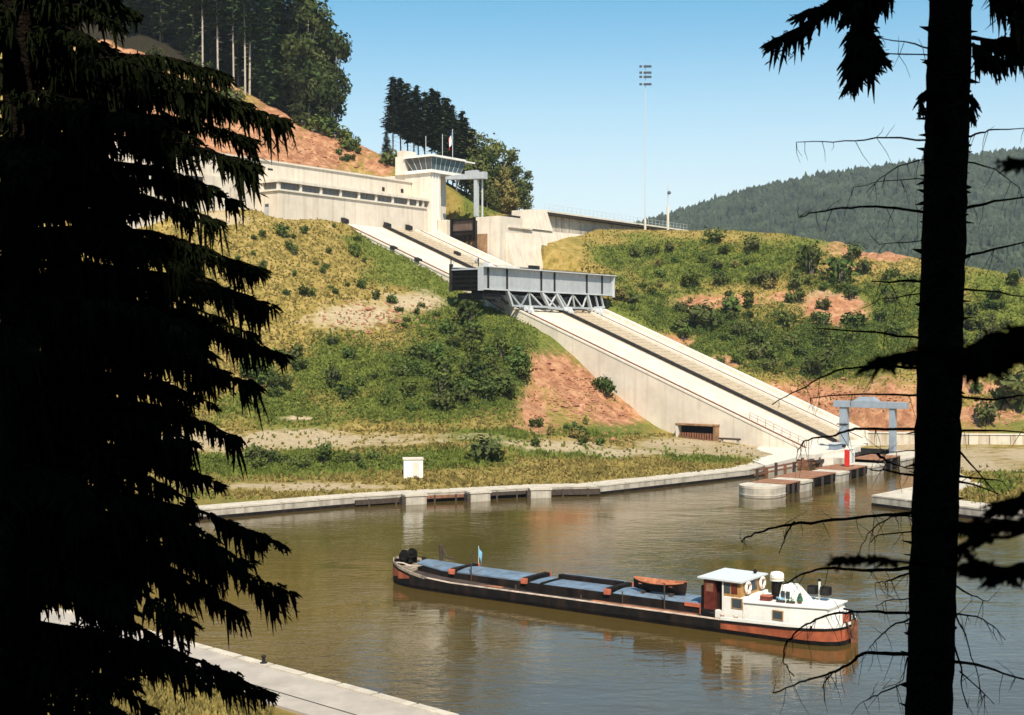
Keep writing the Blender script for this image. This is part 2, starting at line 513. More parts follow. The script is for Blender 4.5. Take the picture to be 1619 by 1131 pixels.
for b in ((600, 378, 50, 20), (650, 405, 60, 26), (700, 440, 66, 32), (760, 485, 70, 34), (820, 525, 60, 28), (870, 545, 40, 16)):
    green = np.maximum(green, 1.7 * blob(*b))
red = np.clip(red * 1.25 + n8 * .55 - .05, 0, 1) * (red > .08)
right_side = np.where(gu > 46, .13, 0)
green = np.clip(green * 1.2 + right_side + n8 * .8 + n20 * .5, 0, 1)
sand = np.clip(sand * 1.15 + n8 * .6, 0, 1) * (sand > .1)

flat = np.clip((Z - 2.5) / 4, 0.06, 1)
Z = Z + flat * (n20 * 1.3 + n8 * .55 + n3 * .28) * np.where((Z > 43) & (gv > -62) & (gu < 60) & (gu > -30) & (gv < -40), .15, 1)
Z += red * flat * (np.abs(vnoise(P2, 6, 8)) * -2.6 + n3 * 1.0)
# the ramp, the lock head and the hall cut into the ground
m = (gu > 12.2) & (gu < 46.5) & (gv > -50) & (gv < 62)
Z[m] = np.minimum(Z[m], np.maximum(ramp_z(gv[m]) - 1.8, -1.0))
m = (gu > 43) & (gu < 66) & (gv > -62) & (gv < -29.5)
Z[m] = np.minimum(Z[m], 35.0)
m = (gu > 44) & (gu < 62) & (gv > -30) & (gv < -8)
Z[m] = np.minimum(Z[m], ramp_z(gv[m]) - 1.0)
m = (gu > -4.5) & (gu < 47) & (gv > -62) & (gv < -47.5)
Z[m] = np.minimum(Z[m], 42.5)
m = (gu > 60) & (gu < 135) & (gv > -46) & (gv < -31.5)
Z[m] = np.minimum(Z[m], 42.5)
ins = inside(P2, basin)
qd = seg_dist(P2, basin, True)
m = ins | (qd < 1.5)
for chain in (far_quay, mole_edge, near_quay, lock_side):
    dq = seg_dist(P2, chain)
    k = ~m & (dq < 4.2)
    Z[k] = np.minimum(Z[k], np.maximum(.95, Z[k] * 0 + .95 + np.clip(dq[k] - 3.1, 0, 1) * .3))
Z[m] = -3.0
ok = ~ins & (qd > 3.2)
Z[ok] = np.maximum(Z[ok], 1.02)

nx, ny = len(GX), len(GY)
idx = np.arange(nx * ny).reshape(ny, nx)
quads = np.stack([idx[:-1, :-1], idx[:-1, 1:], idx[1:, 1:], idx[1:, :-1]], -1).reshape(-1, 4)
gverts = np.c_[P2, Z]
me = bpy.data.meshes.new('ground')
me.from_pydata(gverts.tolist(), [], quads.tolist())
me.polygons.foreach_set('use_smooth', [True] * len(me.polygons))
at_ = me.attributes.new('cover', 'FLOAT_COLOR', 'POINT')
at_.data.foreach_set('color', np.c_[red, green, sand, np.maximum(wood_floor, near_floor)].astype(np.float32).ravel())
ground = bpy.data.objects.new('ground', me)
COL.objects.link(ground)
tag(ground, kind='structure', label='dry grassy hillside with bare red earth sloping down to the basin')
BVH = BVHTree.FromPolygons(gverts.tolist(), quads.tolist())


def gz(x, y):
    i = min(max((x - GX[0]) / 1.4, 0), nx - 1.001); j = min(max((y - GY[0]) / 1.4, 0), ny - 1.001)
    i0, j0 = int(i), int(j); fx, fy = i - i0, j - j0
    Zg = Z.reshape(ny, nx)
    return float((Zg[j0, i0] * (1 - fx) + Zg[j0, i0 + 1] * fx) * (1 - fy) + (Zg[j0 + 1, i0] * (1 - fx) + Zg[j0 + 1, i0 + 1] * fx) * fy)


def cover(x, y):
    i = int(round(min(max((x - GX[0]) / 1.4, 0), nx - 1))); j = int(round(min(max((y - GY[0]) / 1.4, 0), ny - 1)))
    k = j * nx + i
    return red[k], green[k], sand[k]


def hit(px_, py_, dmin=40):
    r = ray(px_, py_)
    o = Vector((0, 0, CAM_H)) + r * (dmin / r.y)
    h, n, i, d = BVH.ray_cast(o, r.normalized(), 600)
    return h


def ground_material():
    m = bpy.data.materials.new('hillside_ground')
    m.use_nodes = True
    nt = m.node_tree; N, L = nt.nodes, nt.links
    b = N['Principled BSDF']
    b.inputs['Roughness'].default_value = .95
    b.inputs['Specular IOR Level'].default_value = .15
    geo = N.new('ShaderNodeNewGeometry')
    att = N.new('ShaderNodeAttribute'); att.attribute_name = 'cover'
    sep = N.new('ShaderNodeSeparateColor')
    L.new(att.outputs['Color'], sep.inputs[0])

    def nz(scale, det=6, rough=.6):
        n = N.new('ShaderNodeTexNoise')
        n.inputs['Scale'].default_value = scale; n.inputs['Detail'].default_value = det; n.inputs['Roughness'].default_value = rough
        L.new(geo.outputs['Position'], n.inputs['Vector'])
        return n.outputs['Fac']

    def ramp(fac, stops):
        r = N.new('ShaderNodeValToRGB')
        e = r.color_ramp.elements
        e[0].position, e[0].color = stops[0][0], (*stops[0][1], 1)
        e[1].position, e[1].color = stops[-1][0], (*stops[-1][1], 1)
        for p, c in stops[1:-1]:
            k = e.new(p); k.color = (*c, 1)
        L.new(fac, r.inputs['Fac'])
        return r.outputs['Color']

    def mix(f, a, c):
        x = N.new('ShaderNodeMix'); x.data_type = 'RGBA'
        L.new(f, x.inputs[0]); L.new(a, x.inputs[6]); L.new(c, x.inputs[7])
        return x.outputs[2]

    def edge(ch, noise_fac, amt=.5, lo=.42, hi=.62):
        a = N.new('ShaderNodeMath'); a.operation = 'MULTIPLY_ADD'
        L.new(noise_fac, a.inputs[0]); a.inputs[1].default_value = amt * 2; L.new(ch, a.inputs[2])
        s = N.new('ShaderNodeMath'); s.operation = 'SUBTRACT'; L.new(a.outputs[0], s.inputs[0]); s.inputs[1].default_value = amt
        mr = N.new('ShaderNodeMapRange'); mr.inputs[1].default_value = lo; mr.inputs[2].default_value = hi
        L.new(s.outputs[0], mr.inputs[0])
        return mr.outputs[0]
    f1, f2, f3 = nz(.55, 8, .7), nz(1.6, 6, .7), nz(.16, 6)
    dry = ramp(f1, [(.34, (.15, .125, .03)), (.47, (.285, .205, .052)), (.56, (.37, .26, .078)), (.66, (.44, .32, .13))])
    grn = ramp(f2, [(.34, (.06, .080, .014)), (.48, (.12, .145, .024)), (.60, (.20, .20, .04)), (.68, (.27, .22, .06))])
    rd = ramp(f1, [(.34, (.24, .10, .05)), (.5, (.40, .185, .095)), (.64, (.55, .31, .17))])
    sn = ramp(f2, [(.35, (.38, .28, .16)), (.6, (.52, .41, .26))])
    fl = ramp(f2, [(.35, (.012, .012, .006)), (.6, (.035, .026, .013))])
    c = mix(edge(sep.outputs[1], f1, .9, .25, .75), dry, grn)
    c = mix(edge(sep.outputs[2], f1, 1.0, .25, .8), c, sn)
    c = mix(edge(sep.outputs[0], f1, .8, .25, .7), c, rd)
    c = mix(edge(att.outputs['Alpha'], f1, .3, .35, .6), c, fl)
    L.new(c, b.inputs['Base Color'])
    bp_ = N.new('ShaderNodeBump'); bp_.inputs['Strength'].default_value = .9; bp_.inputs['Distance'].default_value = .55
    L.new(nz(1.1, 8, .75), bp_.inputs['Height'])
    L.new(bp_.outputs[0], b.inputs['Normal'])
    return m


ground.data.materials.append(ground_material())

# far ground and the wooded hill beyond
fb = MB()
fb.add([(-2400, -380, -30), (3400, -380, -30), (3400, 2600, -30), (-2400, 2600, -30)], [(0, 1, 2, 3)])
tag(fb.build('valley_floor', M['forest']), kind='structure', label='low valley floor behind the hills')

RIDGE = [(-900, 330), (500, 350), (900, 372), (1000, 349), (1060, 331), (1130, 309), (1200, 289), (1300, 269), (1400, 256), (1500, 243), (1619, 229), (1800, 212), (2300, 190), (3200, 240)]
RY = 2000.0


def ridge_h(X):
    p = 809.5 + FPX * X / RY
    return CAM_H + (534.8 - np.interp(p, [a for a, _ in RIDGE], [b + 17 for _, b in RIDGE])) / FPX * RY


def hill_z(X, Y):
    t = np.clip((Y - 800) / (RY - 800), 0, 1.25)
    Xr = X * RY / np.maximum(Y, 1)
    P = np.c_[np.ravel(X), np.ravel(Y)]
    ang = (ridge_h(Xr) - CAM_H) / RY
    a_ = np.where(t < 1, -.05 + (ang + .05) * np.clip(t, 0, 1) ** .75, ang - (t - 1) * .12)
    return CAM_H + a_ * Y + (vnoise(P, 260, 5) * 26 * np.ravel(np.sin(np.clip(t, 0, 1) * pi))).reshape(np.shape(X))


hx, hy = np.meshgrid(np.linspace(-1500, 2600, 110), np.linspace(780, 2400, 60))
hz = hill_z(hx, hy)
hi = np.arange(hx.size).reshape(hx.shape)
hq = np.stack([hi[:-1, :-1], hi[:-1, 1:], hi[1:, 1:], hi[1:, :-1]], -1).reshape(-1, 4)
me = bpy.data.meshes.new('hill')
me.from_pydata(np.c_[hx.ravel(), hy.ravel(), hz.ravel()].tolist(), [], hq.tolist())
me.polygons.foreach_set('use_smooth', [True] * len(me.polygons))
me.materials.append(M['forest'])
hill = bpy.data.objects.new('hill', me); COL.objects.link(hill)
tag(hill, kind='structure', label='long wooded hill closing the valley behind')

NT = 26000
tX = rng.uniform(60, 1000, NT); tY = 860 + (RY + 60 - 860) * rng.random(NT) ** .8
pxx = 809.5 + FPX * tX / tY
k = (pxx > 930) & (pxx < 1720)
tX, tY = tX[k], tY[k]
tZ = hill_z(tX, tY)
vs, fs = [], []
nn = 0
for x, y, z in zip(tX, tY, tZ):
    H = random.uniform(8, 15) * (1.3 if random.random() < .05 else 1); R = random.uniform(2.8, 5.0); n = 5
    con = random.random() < .3
    if con: R *= .65; H *= 1.1
    prof = ((.05, .5), (.35, 1.0), (.7, .62 if con else .85), (1.0, .0)) if con else ((.1, .6), (.4, 1.0), (.75, .8), (1.0, .15))
    a0 = random.random() * 6
    for h, r in prof:
        for i in range(n):
            a = a0 + 2 * pi * i / n
            rr = R * r * random.uniform(.65, 1.25) + .01
            vs.append((x + rr * cos(a), y + rr * sin(a), z + H * h + random.uniform(-1, 1) * .8))
    for j in range(3):
        for i in range(n):
            i2 = (i + 1) % n
            fs.append((nn + j * n + i, nn + j * n + i2, nn + (j + 1) * n + i2, nn + (j + 1) * n + i))
    nn += 4 * n
me = bpy.data.meshes.new('forest')
me.from_pydata(vs, [], fs)
fm = M['forest_trees'] = mat('far_forest_crowns', (.040, .053, .028), .6, .03, .9, spec=.1, detail=12)
me.materials.append(fm)
o = bpy.data.objects.new('forest', me); COL.objects.link(o)
tag(o, 'mixed forest covering the far hill', kind='stuff')

# ------------------------------------------------------------------ water
def water_material():
    m = bpy.data.materials.new('canal_water'); m.use_nodes = True
    nt = m.node_tree; N, L = nt.nodes, nt.links
    b = N['Principled BSDF']
    b.inputs['Base Color'].default_value = (.078, .052, .014, 1)
    b.inputs['Roughness'].default_value = .035
    b.inputs['IOR'].default_value = 1.52
    geo = N.new('ShaderNodeNewGeometry')

    def nz(scale, det, sx=1, sy=1):
        mp = N.new('ShaderNodeMapping'); mp.inputs['Scale'].default_value = (sx, sy, 1); mp.inputs['Rotation'].default_value = (0, 0, .25)
        L.new(geo.outputs['Position'], mp.inputs['Vector'])
        n = N.new('ShaderNodeTexNoise'); n.inputs['Scale'].default_value = scale; n.inputs['Detail'].default_value = det
        n.inputs['Roughness'].default_value = .55
        L.new(mp.outputs[0], n.inputs['Vector'])
        return n.outputs['Fac']
    big = nz(.05, 3)
    mr = N.new('ShaderNodeMapRange'); mr.inputs[1].default_value = .35; mr.inputs[2].default_value = .65; mr.inputs[3].default_value = .2; mr.inputs[4].default_value = 1.15
    L.new(big, mr.inputs[0])
    ad = N.new('ShaderNodeMath'); ad.operation = 'ADD'
    L.new(nz(.9, 4, .75, 1.5), ad.inputs[0]); L.new(nz(.28, 2, .7, 1.4), ad.inputs[1])
    mu = N.new('ShaderNodeMath'); mu.operation = 'MULTIPLY'
    L.new(ad.outputs[0], mu.inputs[0]); L.new(mr.outputs[0], mu.inputs[1])
    bp_ = N.new('ShaderNodeBump'); bp_.inputs['Strength'].default_value = .55; bp_.inputs['Distance'].default_value = .085
    L.new(mu.outputs[0], bp_.inputs['Height'])
    L.new(bp_.outputs[0], b.inputs['Normal'])
    return m


wb = MB()
wb.add([(-190, 10, 0), (180, 10, 0), (180, 262, 0), (-190, 262, 0)], [(0, 1, 2, 3)])
tag(wb.build('water', water_material()), kind='structure', label='rippled olive brown canal basin water')
# ================================================================== QUAYS AND PATHS
def offset_line(line, d):
    out = []
    for i, p in enumerate(line):
        a = Vector(line[max(i - 1, 0)]); b = Vector(line[min(i + 1, len(line) - 1)]); p = Vector(p)
        t = (b - a).normalized()
        n = Vector((-t.y, t.x))
        if 0 < i < len(line) - 1:
            t1 = (p - a).normalized()
            n = n / max(.6, n.dot(Vector((-t1.y, t1.x))))
        out.append(p + n * d)
    return out


def along(line, step):
    """cut a polyline into pieces of about `step`"""
    res = []
    for a, b in zip(line[:-1], line[1:]):
        a, b = Vector(a), Vector(b)
        n = max(1, round((b - a).length / step))
        for i in range(n): res.append((a.lerp(b, i / n), a.lerp(b, (i + 1) / n)))
    return res


def quay(line, side, width, top, label, step=4.0, cope=.9, name='quay_wall', strip=True, vis=None, pave='concrete_quay'):
    base = Vector((*line[1], 0))
    t = thing(name, label, 'quay wall', base)
    inner = offset_line(line, side * width)
    cop = offset_line(line, side * cope)
    mb = MB()
    L_ = [Vector(p) for p in line]
    for i in range(len(L_) - 1):
        q = [L_[i], L_[i + 1], inner[i + 1], inner[i]]
        if side < 0: q = q[::-1]
        q = [(p.x - base.x, p.y - base.y) for p in q]
        mb.prism(q, -3, top - .18)
    mb.build('wall', M['concrete_wet'], t)
    mb = MB()
    for a_, b_ in zip(L_[:-1], L_[1:]):
        d_ = (b_ - a_).normalized(); n_ = Vector((d_.y, -d_.x)) * side * .03
        mb.bar((a_.x - base.x + n_.x, a_.y - base.y + n_.y, .1), (b_.x - base.x + n_.x, b_.y - base.y + n_.y, .1), .05, .55)
    mb.build('waterline_band', M['hull_black'], t)
    if strip:
        mb = MB()
        for i in range(len(L_) - 1):
            q = [cop[i], cop[i + 1], inner[i + 1], inner[i]]
            if side < 0: q = q[::-1]
            mb.prism([(p.x - base.x, p.y - base.y) for p in q], top - .178, top - .06)
        mb.build('paving', M[pave], t)
    for i in range(len(L_) - 1):
        n = max(1, round((L_[i + 1] - L_[i]).length / step))
        for k in range(n):
            if vis and not vis(L_[i].lerp(L_[i + 1], k / n)): continue
            f0, f1 = k / n + .004, (k + 1) / n - .004
            o0, o1 = L_[i].lerp(L_[i + 1], f0), L_[i].lerp(L_[i + 1], f1)
            i0, i1 = cop[i].lerp(cop[i + 1], f0), cop[i].lerp(cop[i + 1], f1)
            d = (o0 - i0).normalized() * .06
            q = [o0 + d, o1 + d, i1, i0]
            if side < 0: q = q[::-1]
            mb = MB(); mb.prism([(p.x - base.x, p.y - base.y) for p in q], top - .17, top + random.uniform(-.012, .012))
            mb.build('coping_stone', M['concrete_quay'], t)
    return t


inframe = lambda p: -1 < (809.5 + FPX * p.x / p.y) / 1619 < 1.03 and p.y > 60
far_q = quay(far_quay, 1, 3.4, 1.22, 'long pale concrete quay along the far bank below the meadow', step=5, vis=inframe)
near_q = quay(near_quay[1:], 1, 3.4, 1.22, 'near concrete quay edge with pale coping at the lower left', step=3, cope=.55, vis=inframe, pave='asphalt')
mole_q = quay(mole_edge, 1, 5.0, 1.3, 'concrete quay around the grassy mole right of the basin', step=5, cope=1.0, vis=inframe)
quay(lock_side, 1, 3.0, 1.28, 'concrete bank lining the channel at the lift gate', step=5, vis=inframe)

# walkway of the near quay
nl = [Vector(p) for p in near_quay[1:]]
w0, w1 = offset_line(near_quay[1:], 3.3), offset_line(near_quay[1:], 4.9)
mb = MB()
for i in range(len(nl) - 1):
    mb.prism([(w0[i].x, w0[i].y), (w0[i + 1].x, w0[i + 1].y), (w1[i + 1].x, w1[i + 1].y), (w1[i].x, w1[i].y)], .6, 1.16)
tag(mb.build('path', M['asphalt']), kind='structure', label='paved towpath beside the near quay')
# bollard on the near quay
p = Vector((-13.9, 76.1, 1.22)) + Vector((-.35, -.3, 0))
t = thing('bollard', 'small dark iron bollard on the near quay coping', 'bollard', p)
MB().lathe([(.13, 0), (.11, .05), (.09, .3), (.15, .36), (.15, .42), (.08, .46)], n=12).build('post', M['steel_dark'], t, smooth=True)
MB().lathe([(.22, -.004), (.22, .03)], n=12).build('base_plate', M['steel_dark'], t)

# dark timber fenders and stub piers on the far quay
FQ = lambda px, py: at(px, py, 1) and None


def quay_point(px):
    """point on the far quay line under a picture column"""
    for (a, b) in zip(far_quay[:-1], far_quay[1:]):
        pa = 809.5 + FPX * a[0] / a[1]; pb = 809.5 + FPX * b[0] / b[1]
        if pa <= px <= pb:
            # interpolate along the ray direction
            k = (px - 809.5) / FPX
            f = (k * a[1] - a[0]) / ((b[0] - a[0]) - k * (b[1] - a[1]))
            return Vector(a).lerp(Vector(b), f), (Vector(b) - Vector(a)).normalized()


for n_, (p0, p1, z0, z1, lab) in enumerate(((560, 645, .2, .75, 'long dark timber fender at the left end of the far quay'),
                                             (668, 735, .45, .8, 'thin rusty timber fender between the first and second stub piers'),
                                             (767, 830, .45, .85, 'dark timber fender between the second and third stub piers'),
                                             (865, 945, .15, .85, 'thick black timber fender at the right end of the far quay'))):
    (a, ta), (b, tb) = quay_point(p0), quay_point(p1)
    na = Vector((tb.y, -tb.x))
    t = thing('quay_fender', lab, 'fender', (a.x, a.y, 0), 0, 'timber fenders along the far quay')
    pts = [a] + [Vector(q) for q in far_quay if a.x < q[0] < b.x] + [b]
    for z in ((z0 + z1) / 2,):
        mb = MB()
        for s_, e_ in zip(pts[:-1], pts[1:]):
            mb.bar((s_.x - a.x + na.x * .3, s_.y - a.y + na.y * .3, z), (e_.x - a.x + na.x * .3, e_.y - a.y + na.y * .3, z), .35, z1 - z0)
        mb.build('beam', M['dark_wood'] if n_ != 1 else M['rust'], t)
    tot = (b - a).length
    for k in range(max(2, int(tot / 3))):
        q = a.lerp(b, (k + .5) / max(2, int(tot / 3)))
        MB().bar((q.x - a.x + na.x * .55, q.y - a.y + na.y * .55, -1.2), (q.x - a.x + na.x * .55, q.y - a.y + na.y * .55, z1 + .1), .22).build('pile', M['dark_wood'], t)
for px_, lab in ((651, 'first concrete stub pier on the far quay in front of the white hut'), (751, 'second concrete stub pier on the far quay with a dark post'),
                 (851, 'third concrete stub pier on the far quay near the black fender')):
    a, ta = quay_point(px_)
    na = Vector((ta.y, -ta.x))
    t = thing('stub_pier', lab, 'pier', (a.x + na.x * .9, a.y + na.y * .9, 0), math.atan2(ta.y, ta.x), 'stub piers along the far quay')
    MB().box(-1.3, 1.3, -.9, .9, -2.5, .98).build('block', M['concrete_wet'], t, bevel=.04)
    MB().box(-1.4, 1.4, -1.0, 1.0, .99, 1.2).build('cap', M['concrete_quay'], t)
    MB().box(-1.75, -1.36, -.95, .2, -1.5, .9).build('fender_post', M['dark_wood'], t)

# ================================================================== THE INCLINED PLANE
def frame(u0, v0, z0):
    def P(u, v, z): return (u - u0, -(v - v0), z - z0)
    return P


def ubox(mb, P, u0, u1, v0, v1, z0, z1):
    p = [(u0, v1), (u1, v1), (u1, v0), (u0, v0)]
    return mb.hexa([P(u, v, z0) for u, v in p], [P(u, v, z1) for u, v in p])


def uslope(mb, P, u0, u1, v0, v1, d0, d1):
    """a strip that follows the ramp, from d0 to d1 above its surface"""
    p = [(u0, v1), (u1, v1), (u1, v0), (u0, v0)]
    return mb.hexa([P(u, v, ramp_z(v) + d0) for u, v in p], [P(u, v, ramp_z(v) + d1) for u, v in p])


ramp = thing('inclined_plane', 'long pale concrete boat lift ramp with dark rail tracks climbing the hill', 'ramp', W(13, 58, 0), ROT_A)
P = frame(13, 58, 0)
for k in range(16):
    v0 = -47.9 + k * 6.6125; v1 = v0 + 6.6125 - .03
    mb = MB()
    mb.hexa([P(13, v1, -3), P(46, v1, -3), P(46, v0, -3), P(13, v0, -3)], [P(13, v1, ramp_z(v1)), P(46, v1, ramp_z(v1)), P(46, v0, ramp_z(v0)), P(13, v0, ramp_z(v0))])
    mb.build('slab', M['concrete_ramp'], ramp)
lanes = [('ballast_strip', 30.6, 38.3, .01, .05, 'brown_ballast'), ('kerb', 12.9, 13.5, .002, .32, 'concrete_pale'), ('rail_bed', 13.9, 15.0, .004, .12, 'brown_ballast'),
         ('rail_bed', 27.3, 30.2, .004, .10, 'brown_ballast'), ('kerb', 38.5, 39.3, .002, .45, 'concrete_pale'), ('rail_bed', 39.4, 40.9, .004, .12, 'brown_ballast'),
         ('kerb', 44.6, 46.3, -.5, .75, 'concrete_pale'), ('kerb', 41.6, 42.0, .002, .22, 'concrete_pale')]
for n_, u0, u1, d0, d1, m_ in lanes:
    uslope(MB(), P, u0, u1, -47.8, 57.8, d0, d1).build(n_, M[m_], ramp)
for u, w_, h_, z_ in ((14.1, .22, .36, .12), (14.8, .14, .30, .12), (27.9, .75, .62, .10), (29.5, .3, .42, .10), (39.8, .2, .36, .12), (40.5, .2, .36, .12)):
    uslope(MB(), P, u - w_ / 2, u + w_ / 2, -47.75, 57.2, z_ + .001, z_ + h_ * (1 if 27 < u < 29 else .55)).build('rail', M['steel_dark'] if 27 < u < 29 else M['rust'], ramp)
mb = MB()
for k in range(72):
    v = -47 + k * 1.45
    uslope(mb, P, 31.2, 37.8, v, v + .38, .052, .14)
tag(mb.build('sleeper', M['brown_ballast'], ramp), kind='stuff')
# small dark bearings in the upper stretch
for u, v in ((12.7, -33), (34, -33), (12.7, -26.5)):
    uslope(MB(), P, u, u + 1.2, v, v + 1.1, .06, .75).build('rail_box', M['steel_dark'], ramp)
for u in (14.4, 28.2, 35.6):
    uslope(MB(), P, u - .5, u + .8, -47.7, -46.6, .4, 1.3).build('rail_opening_box', M['steel_dark'], ramp)  # dark boxes paint the shaded openings where the rails enter the hall wall

# the niche in the foot of the ramp's side wall
t = thing('drain_chamber', 'dark open concrete niche with rusty grating in the foot of the ramp wall', 'culvert', W(13, 38, 2), ROT_A)
P = frame(13, 38, 2)
ubox(MB(), P, 11.4, 12.98, 34.2, 34.6, 1.5, 4.5).build('cheek', M['concrete_pale'], t)
ubox(MB(), P, 11.4, 12.98, 41.5, 41.9, 1.5, 4.5).build('cheek', M['rust_wall'], t)
ubox(MB(), P, 11.3, 12.98, 34.1, 42.0, 4.52, 4.8).build('lintel', M['rust_wall'], t)
ubox(MB(), P, 12.8, 12.95, 34.6, 41.5, 1.5, 4.5).build('back_panel', M['black_gate'], t)  # black sheet paints the shade inside the niche on the solid wall
for k in range(14):
    v = 34.8 + k * .49
    ubox(MB(), P, 11.7, 11.85, v, v + .3, 1.5, 3.25).build('grating_board', M['rust'], t)
t = thing('pipe_bench', 'low dark steel beam lying beside the ramp foot niche', 'beam', W(11.5, 42.6, 2.1), ROT_A)
P = frame(11.5, 42.6, 2.1)
ubox(MB(), P, 11.2, 11.8, 42.6, 46.6, 2.35, 2.65).build('beam', M['dark_wood'], t)
for v in (43, 46): ubox(MB(), P, 11.3, 11.7, v, v + .3, 1.7, 2.34).build('foot', M['concrete_wet'], t)
# railing near the foot
t = thing('hand_railing', 'thin rusty handrail on the lower ramp beside the track', 'railing', W(16, 46, ramp_z(46)), ROT_A)
P = frame(16, 46, ramp_z(46))
for k in range(8):
    v = 46 + k * 1.5
    MB().bar(P(16.5, v, ramp_z(v)), P(16.5, v, ramp_z(v) + 1.1), .06).build('post', M['rust'], t)
for h_ in (.55, 1.1):
    MB().bar(P(16.5, 46, ramp_z(46) + h_), P(16.5, 56.5, ramp_z(56.5) + h_), .05).build('rail', M['rust'], t)

# foot platform between ramp and basin
t = thing('foot_platform', 'pale concrete apron at the foot of the ramp above the water', 'platform', W(5, 58, 0), ROT_A)
base = W(5, 58, 0)
inv = lambda p: (Vector((p[0] - base.x, p[1] - base.y)) @ Vector(AX), -(Vector((p[0] - base.x, p[1] - base.y)) @ Vector(DX)))
poly = [inv(q) for q in ((36.8, 192.5), (44.6, 206.3), (52.4, 206.0), tuple(W(18.0, 62.5)[:2]), tuple(W(30, 62.5)[:2]), tuple(W(46, 62)[:2]), tuple(W(46, 57.0)[:2]), tuple(W(13, 57.0)[:2]), tuple(W(13, 47)[:2]), (36, 208))]
MB().prism(poly, -1, 1.31).build('slab', M['concrete_pale'], t)

# ================================================================== THE CAISSON
ca = thing('boat_caisson', 'long grey steel water caisson riding sideways on the inclined plane', 'boat lift', W(0, 0, ramp_z(0)), ROT_A)
P = frame(0, 0, ramp_z(0))
ZB, ZT, UL, V1, V0 = 28.75, 33.1, 47.4, 0.0, -7.0
st_u = [0.15, 2.4, 8.4, 19.9, 24.6, 36.6, 42.6, 46.4]
for a_, b_ in zip(st_u[:-1], st_u[1:]):
    ubox(MB(), P, a_ + .17, b_ - .17, -.5, -.32, ZB + .3, ZT - .22).build('side_panel', M['steel_grey'], ca)
for u in st_u:
    w_ = .16
    ubox(MB(), P, u - w_, u + w_, -.52, -.06, ZB + .28, ZT - .2).build('stiffener', M['steel_dark'] if 2 < u < 45 else M['steel_grey'], ca)
ubox(MB(), P, 0, UL, -.75, .55, ZT - .19, ZT).build('top_flange', M['steel_pale'], ca)
ubox(MB(), P, 0, UL - .8, -.62, .02, ZB, ZB + .27).build('bottom_flange', M['steel_pale'], ca)
ubox(MB(), P, .2, UL - .4, V0, V0 + .2, ZB, ZT - .2).build('back_panel', M['steel_grey'], ca)
ubox(MB(), P, 0, UL, V0 - .5, V0 + .8, ZT - .19, ZT).build('top_flange', M['steel_pale'], ca)
ubox(MB(), P, .2, UL - .4, V0 + .2, -.62, ZB, ZB + .2).build('floor', M['steel_dark'], ca)
ubox(MB(), P, .8, UL - 1.0, V0 + .22, -.64, ZB + .21, ZT - 1.1).build('water', M['glass'], ca)
# end gates
ubox(MB(), P, -.05, .12, V0 + .3, -.55, ZB - .1, ZT - .7).build('end_gate', M['black_gate'], ca)
for k in range(4):
    z_ = ZB + .5 + k * .85
    ubox(MB(), P, -.22, -.06, V0 + .4, -.6, z_, z_ + .14).build('gate_rib', M['black_gate'], ca)
ubox(MB(), P, -.35, .2, V0 - .25, V0 + .28, ZB - .3, ZT + .5).build('gate_post', M['steel_dark'], ca)
ubox(MB(), P, -.35, .1, -.56, .45, ZB - .2, ZT - .2).build('gate_post', M['steel_grey'], ca)
ubox(MB(), P, -.3, .14, V0 + .3, -.56, ZT - .68, ZT - .45).build('gate_beam', M['steel_grey'], ca)
ubox(MB(), P, UL - 1.0, UL - .85, V0 + .2, -.6, ZB, ZT - .5).build('end_gate', M['black_gate'], ca)
ubox(MB(), P, UL - .8, UL - .5, -.6, .35, ZB - .3, ZT - .25).build('gate_post', M['steel_pale'], ca)
# walkway gear on top
for u0, u1, v_, h_, m_ in ((9.5, 13.4, -1.0, .55, 'concrete_pale'), (13.9, 20.6, -1.3, .32, 'steel_dark'), (18.2, 21.4, -1.8, .95, 'steel_dark'), (22, 45, -1.3, .26, 'steel_dark'), (2.2, 3.0, -1.0, .9, 'steel_pale'), (4.1, 4.9, -1.1, .7, 'white')):
    ubox(MB(), P, u0, u1, v_ - .35, v_ + .2, ZT + .003, ZT + h_).build('deck_gear', M[m_], ca)
mb = MB()
for k in range(16):
    u = 1.0 + k * 3.0
    mb.bar(P(u, V0 - .35, ZT), P(u, V0 - .35, ZT + 1.0), .05)
mb.bar(P(1, V0 - .35, ZT + 1), P(46, V0 - .35, ZT + 1), .05)
mb.build('handrail', M['steel_dark'], ca)
for v_ in (V0, -.6):
    MB().bar(P(-.1, v_, ZT), P(-.1, v_, ZT + 1.5), .16).build('gate_lifter', M['steel_dark'], ca)
MB().lathe([(.4, -.2), (.4, .2)], P(-.1, -1.0, ZT + .9), 12, 'y').build('winch_wheel', M['steel_grey'], ca)
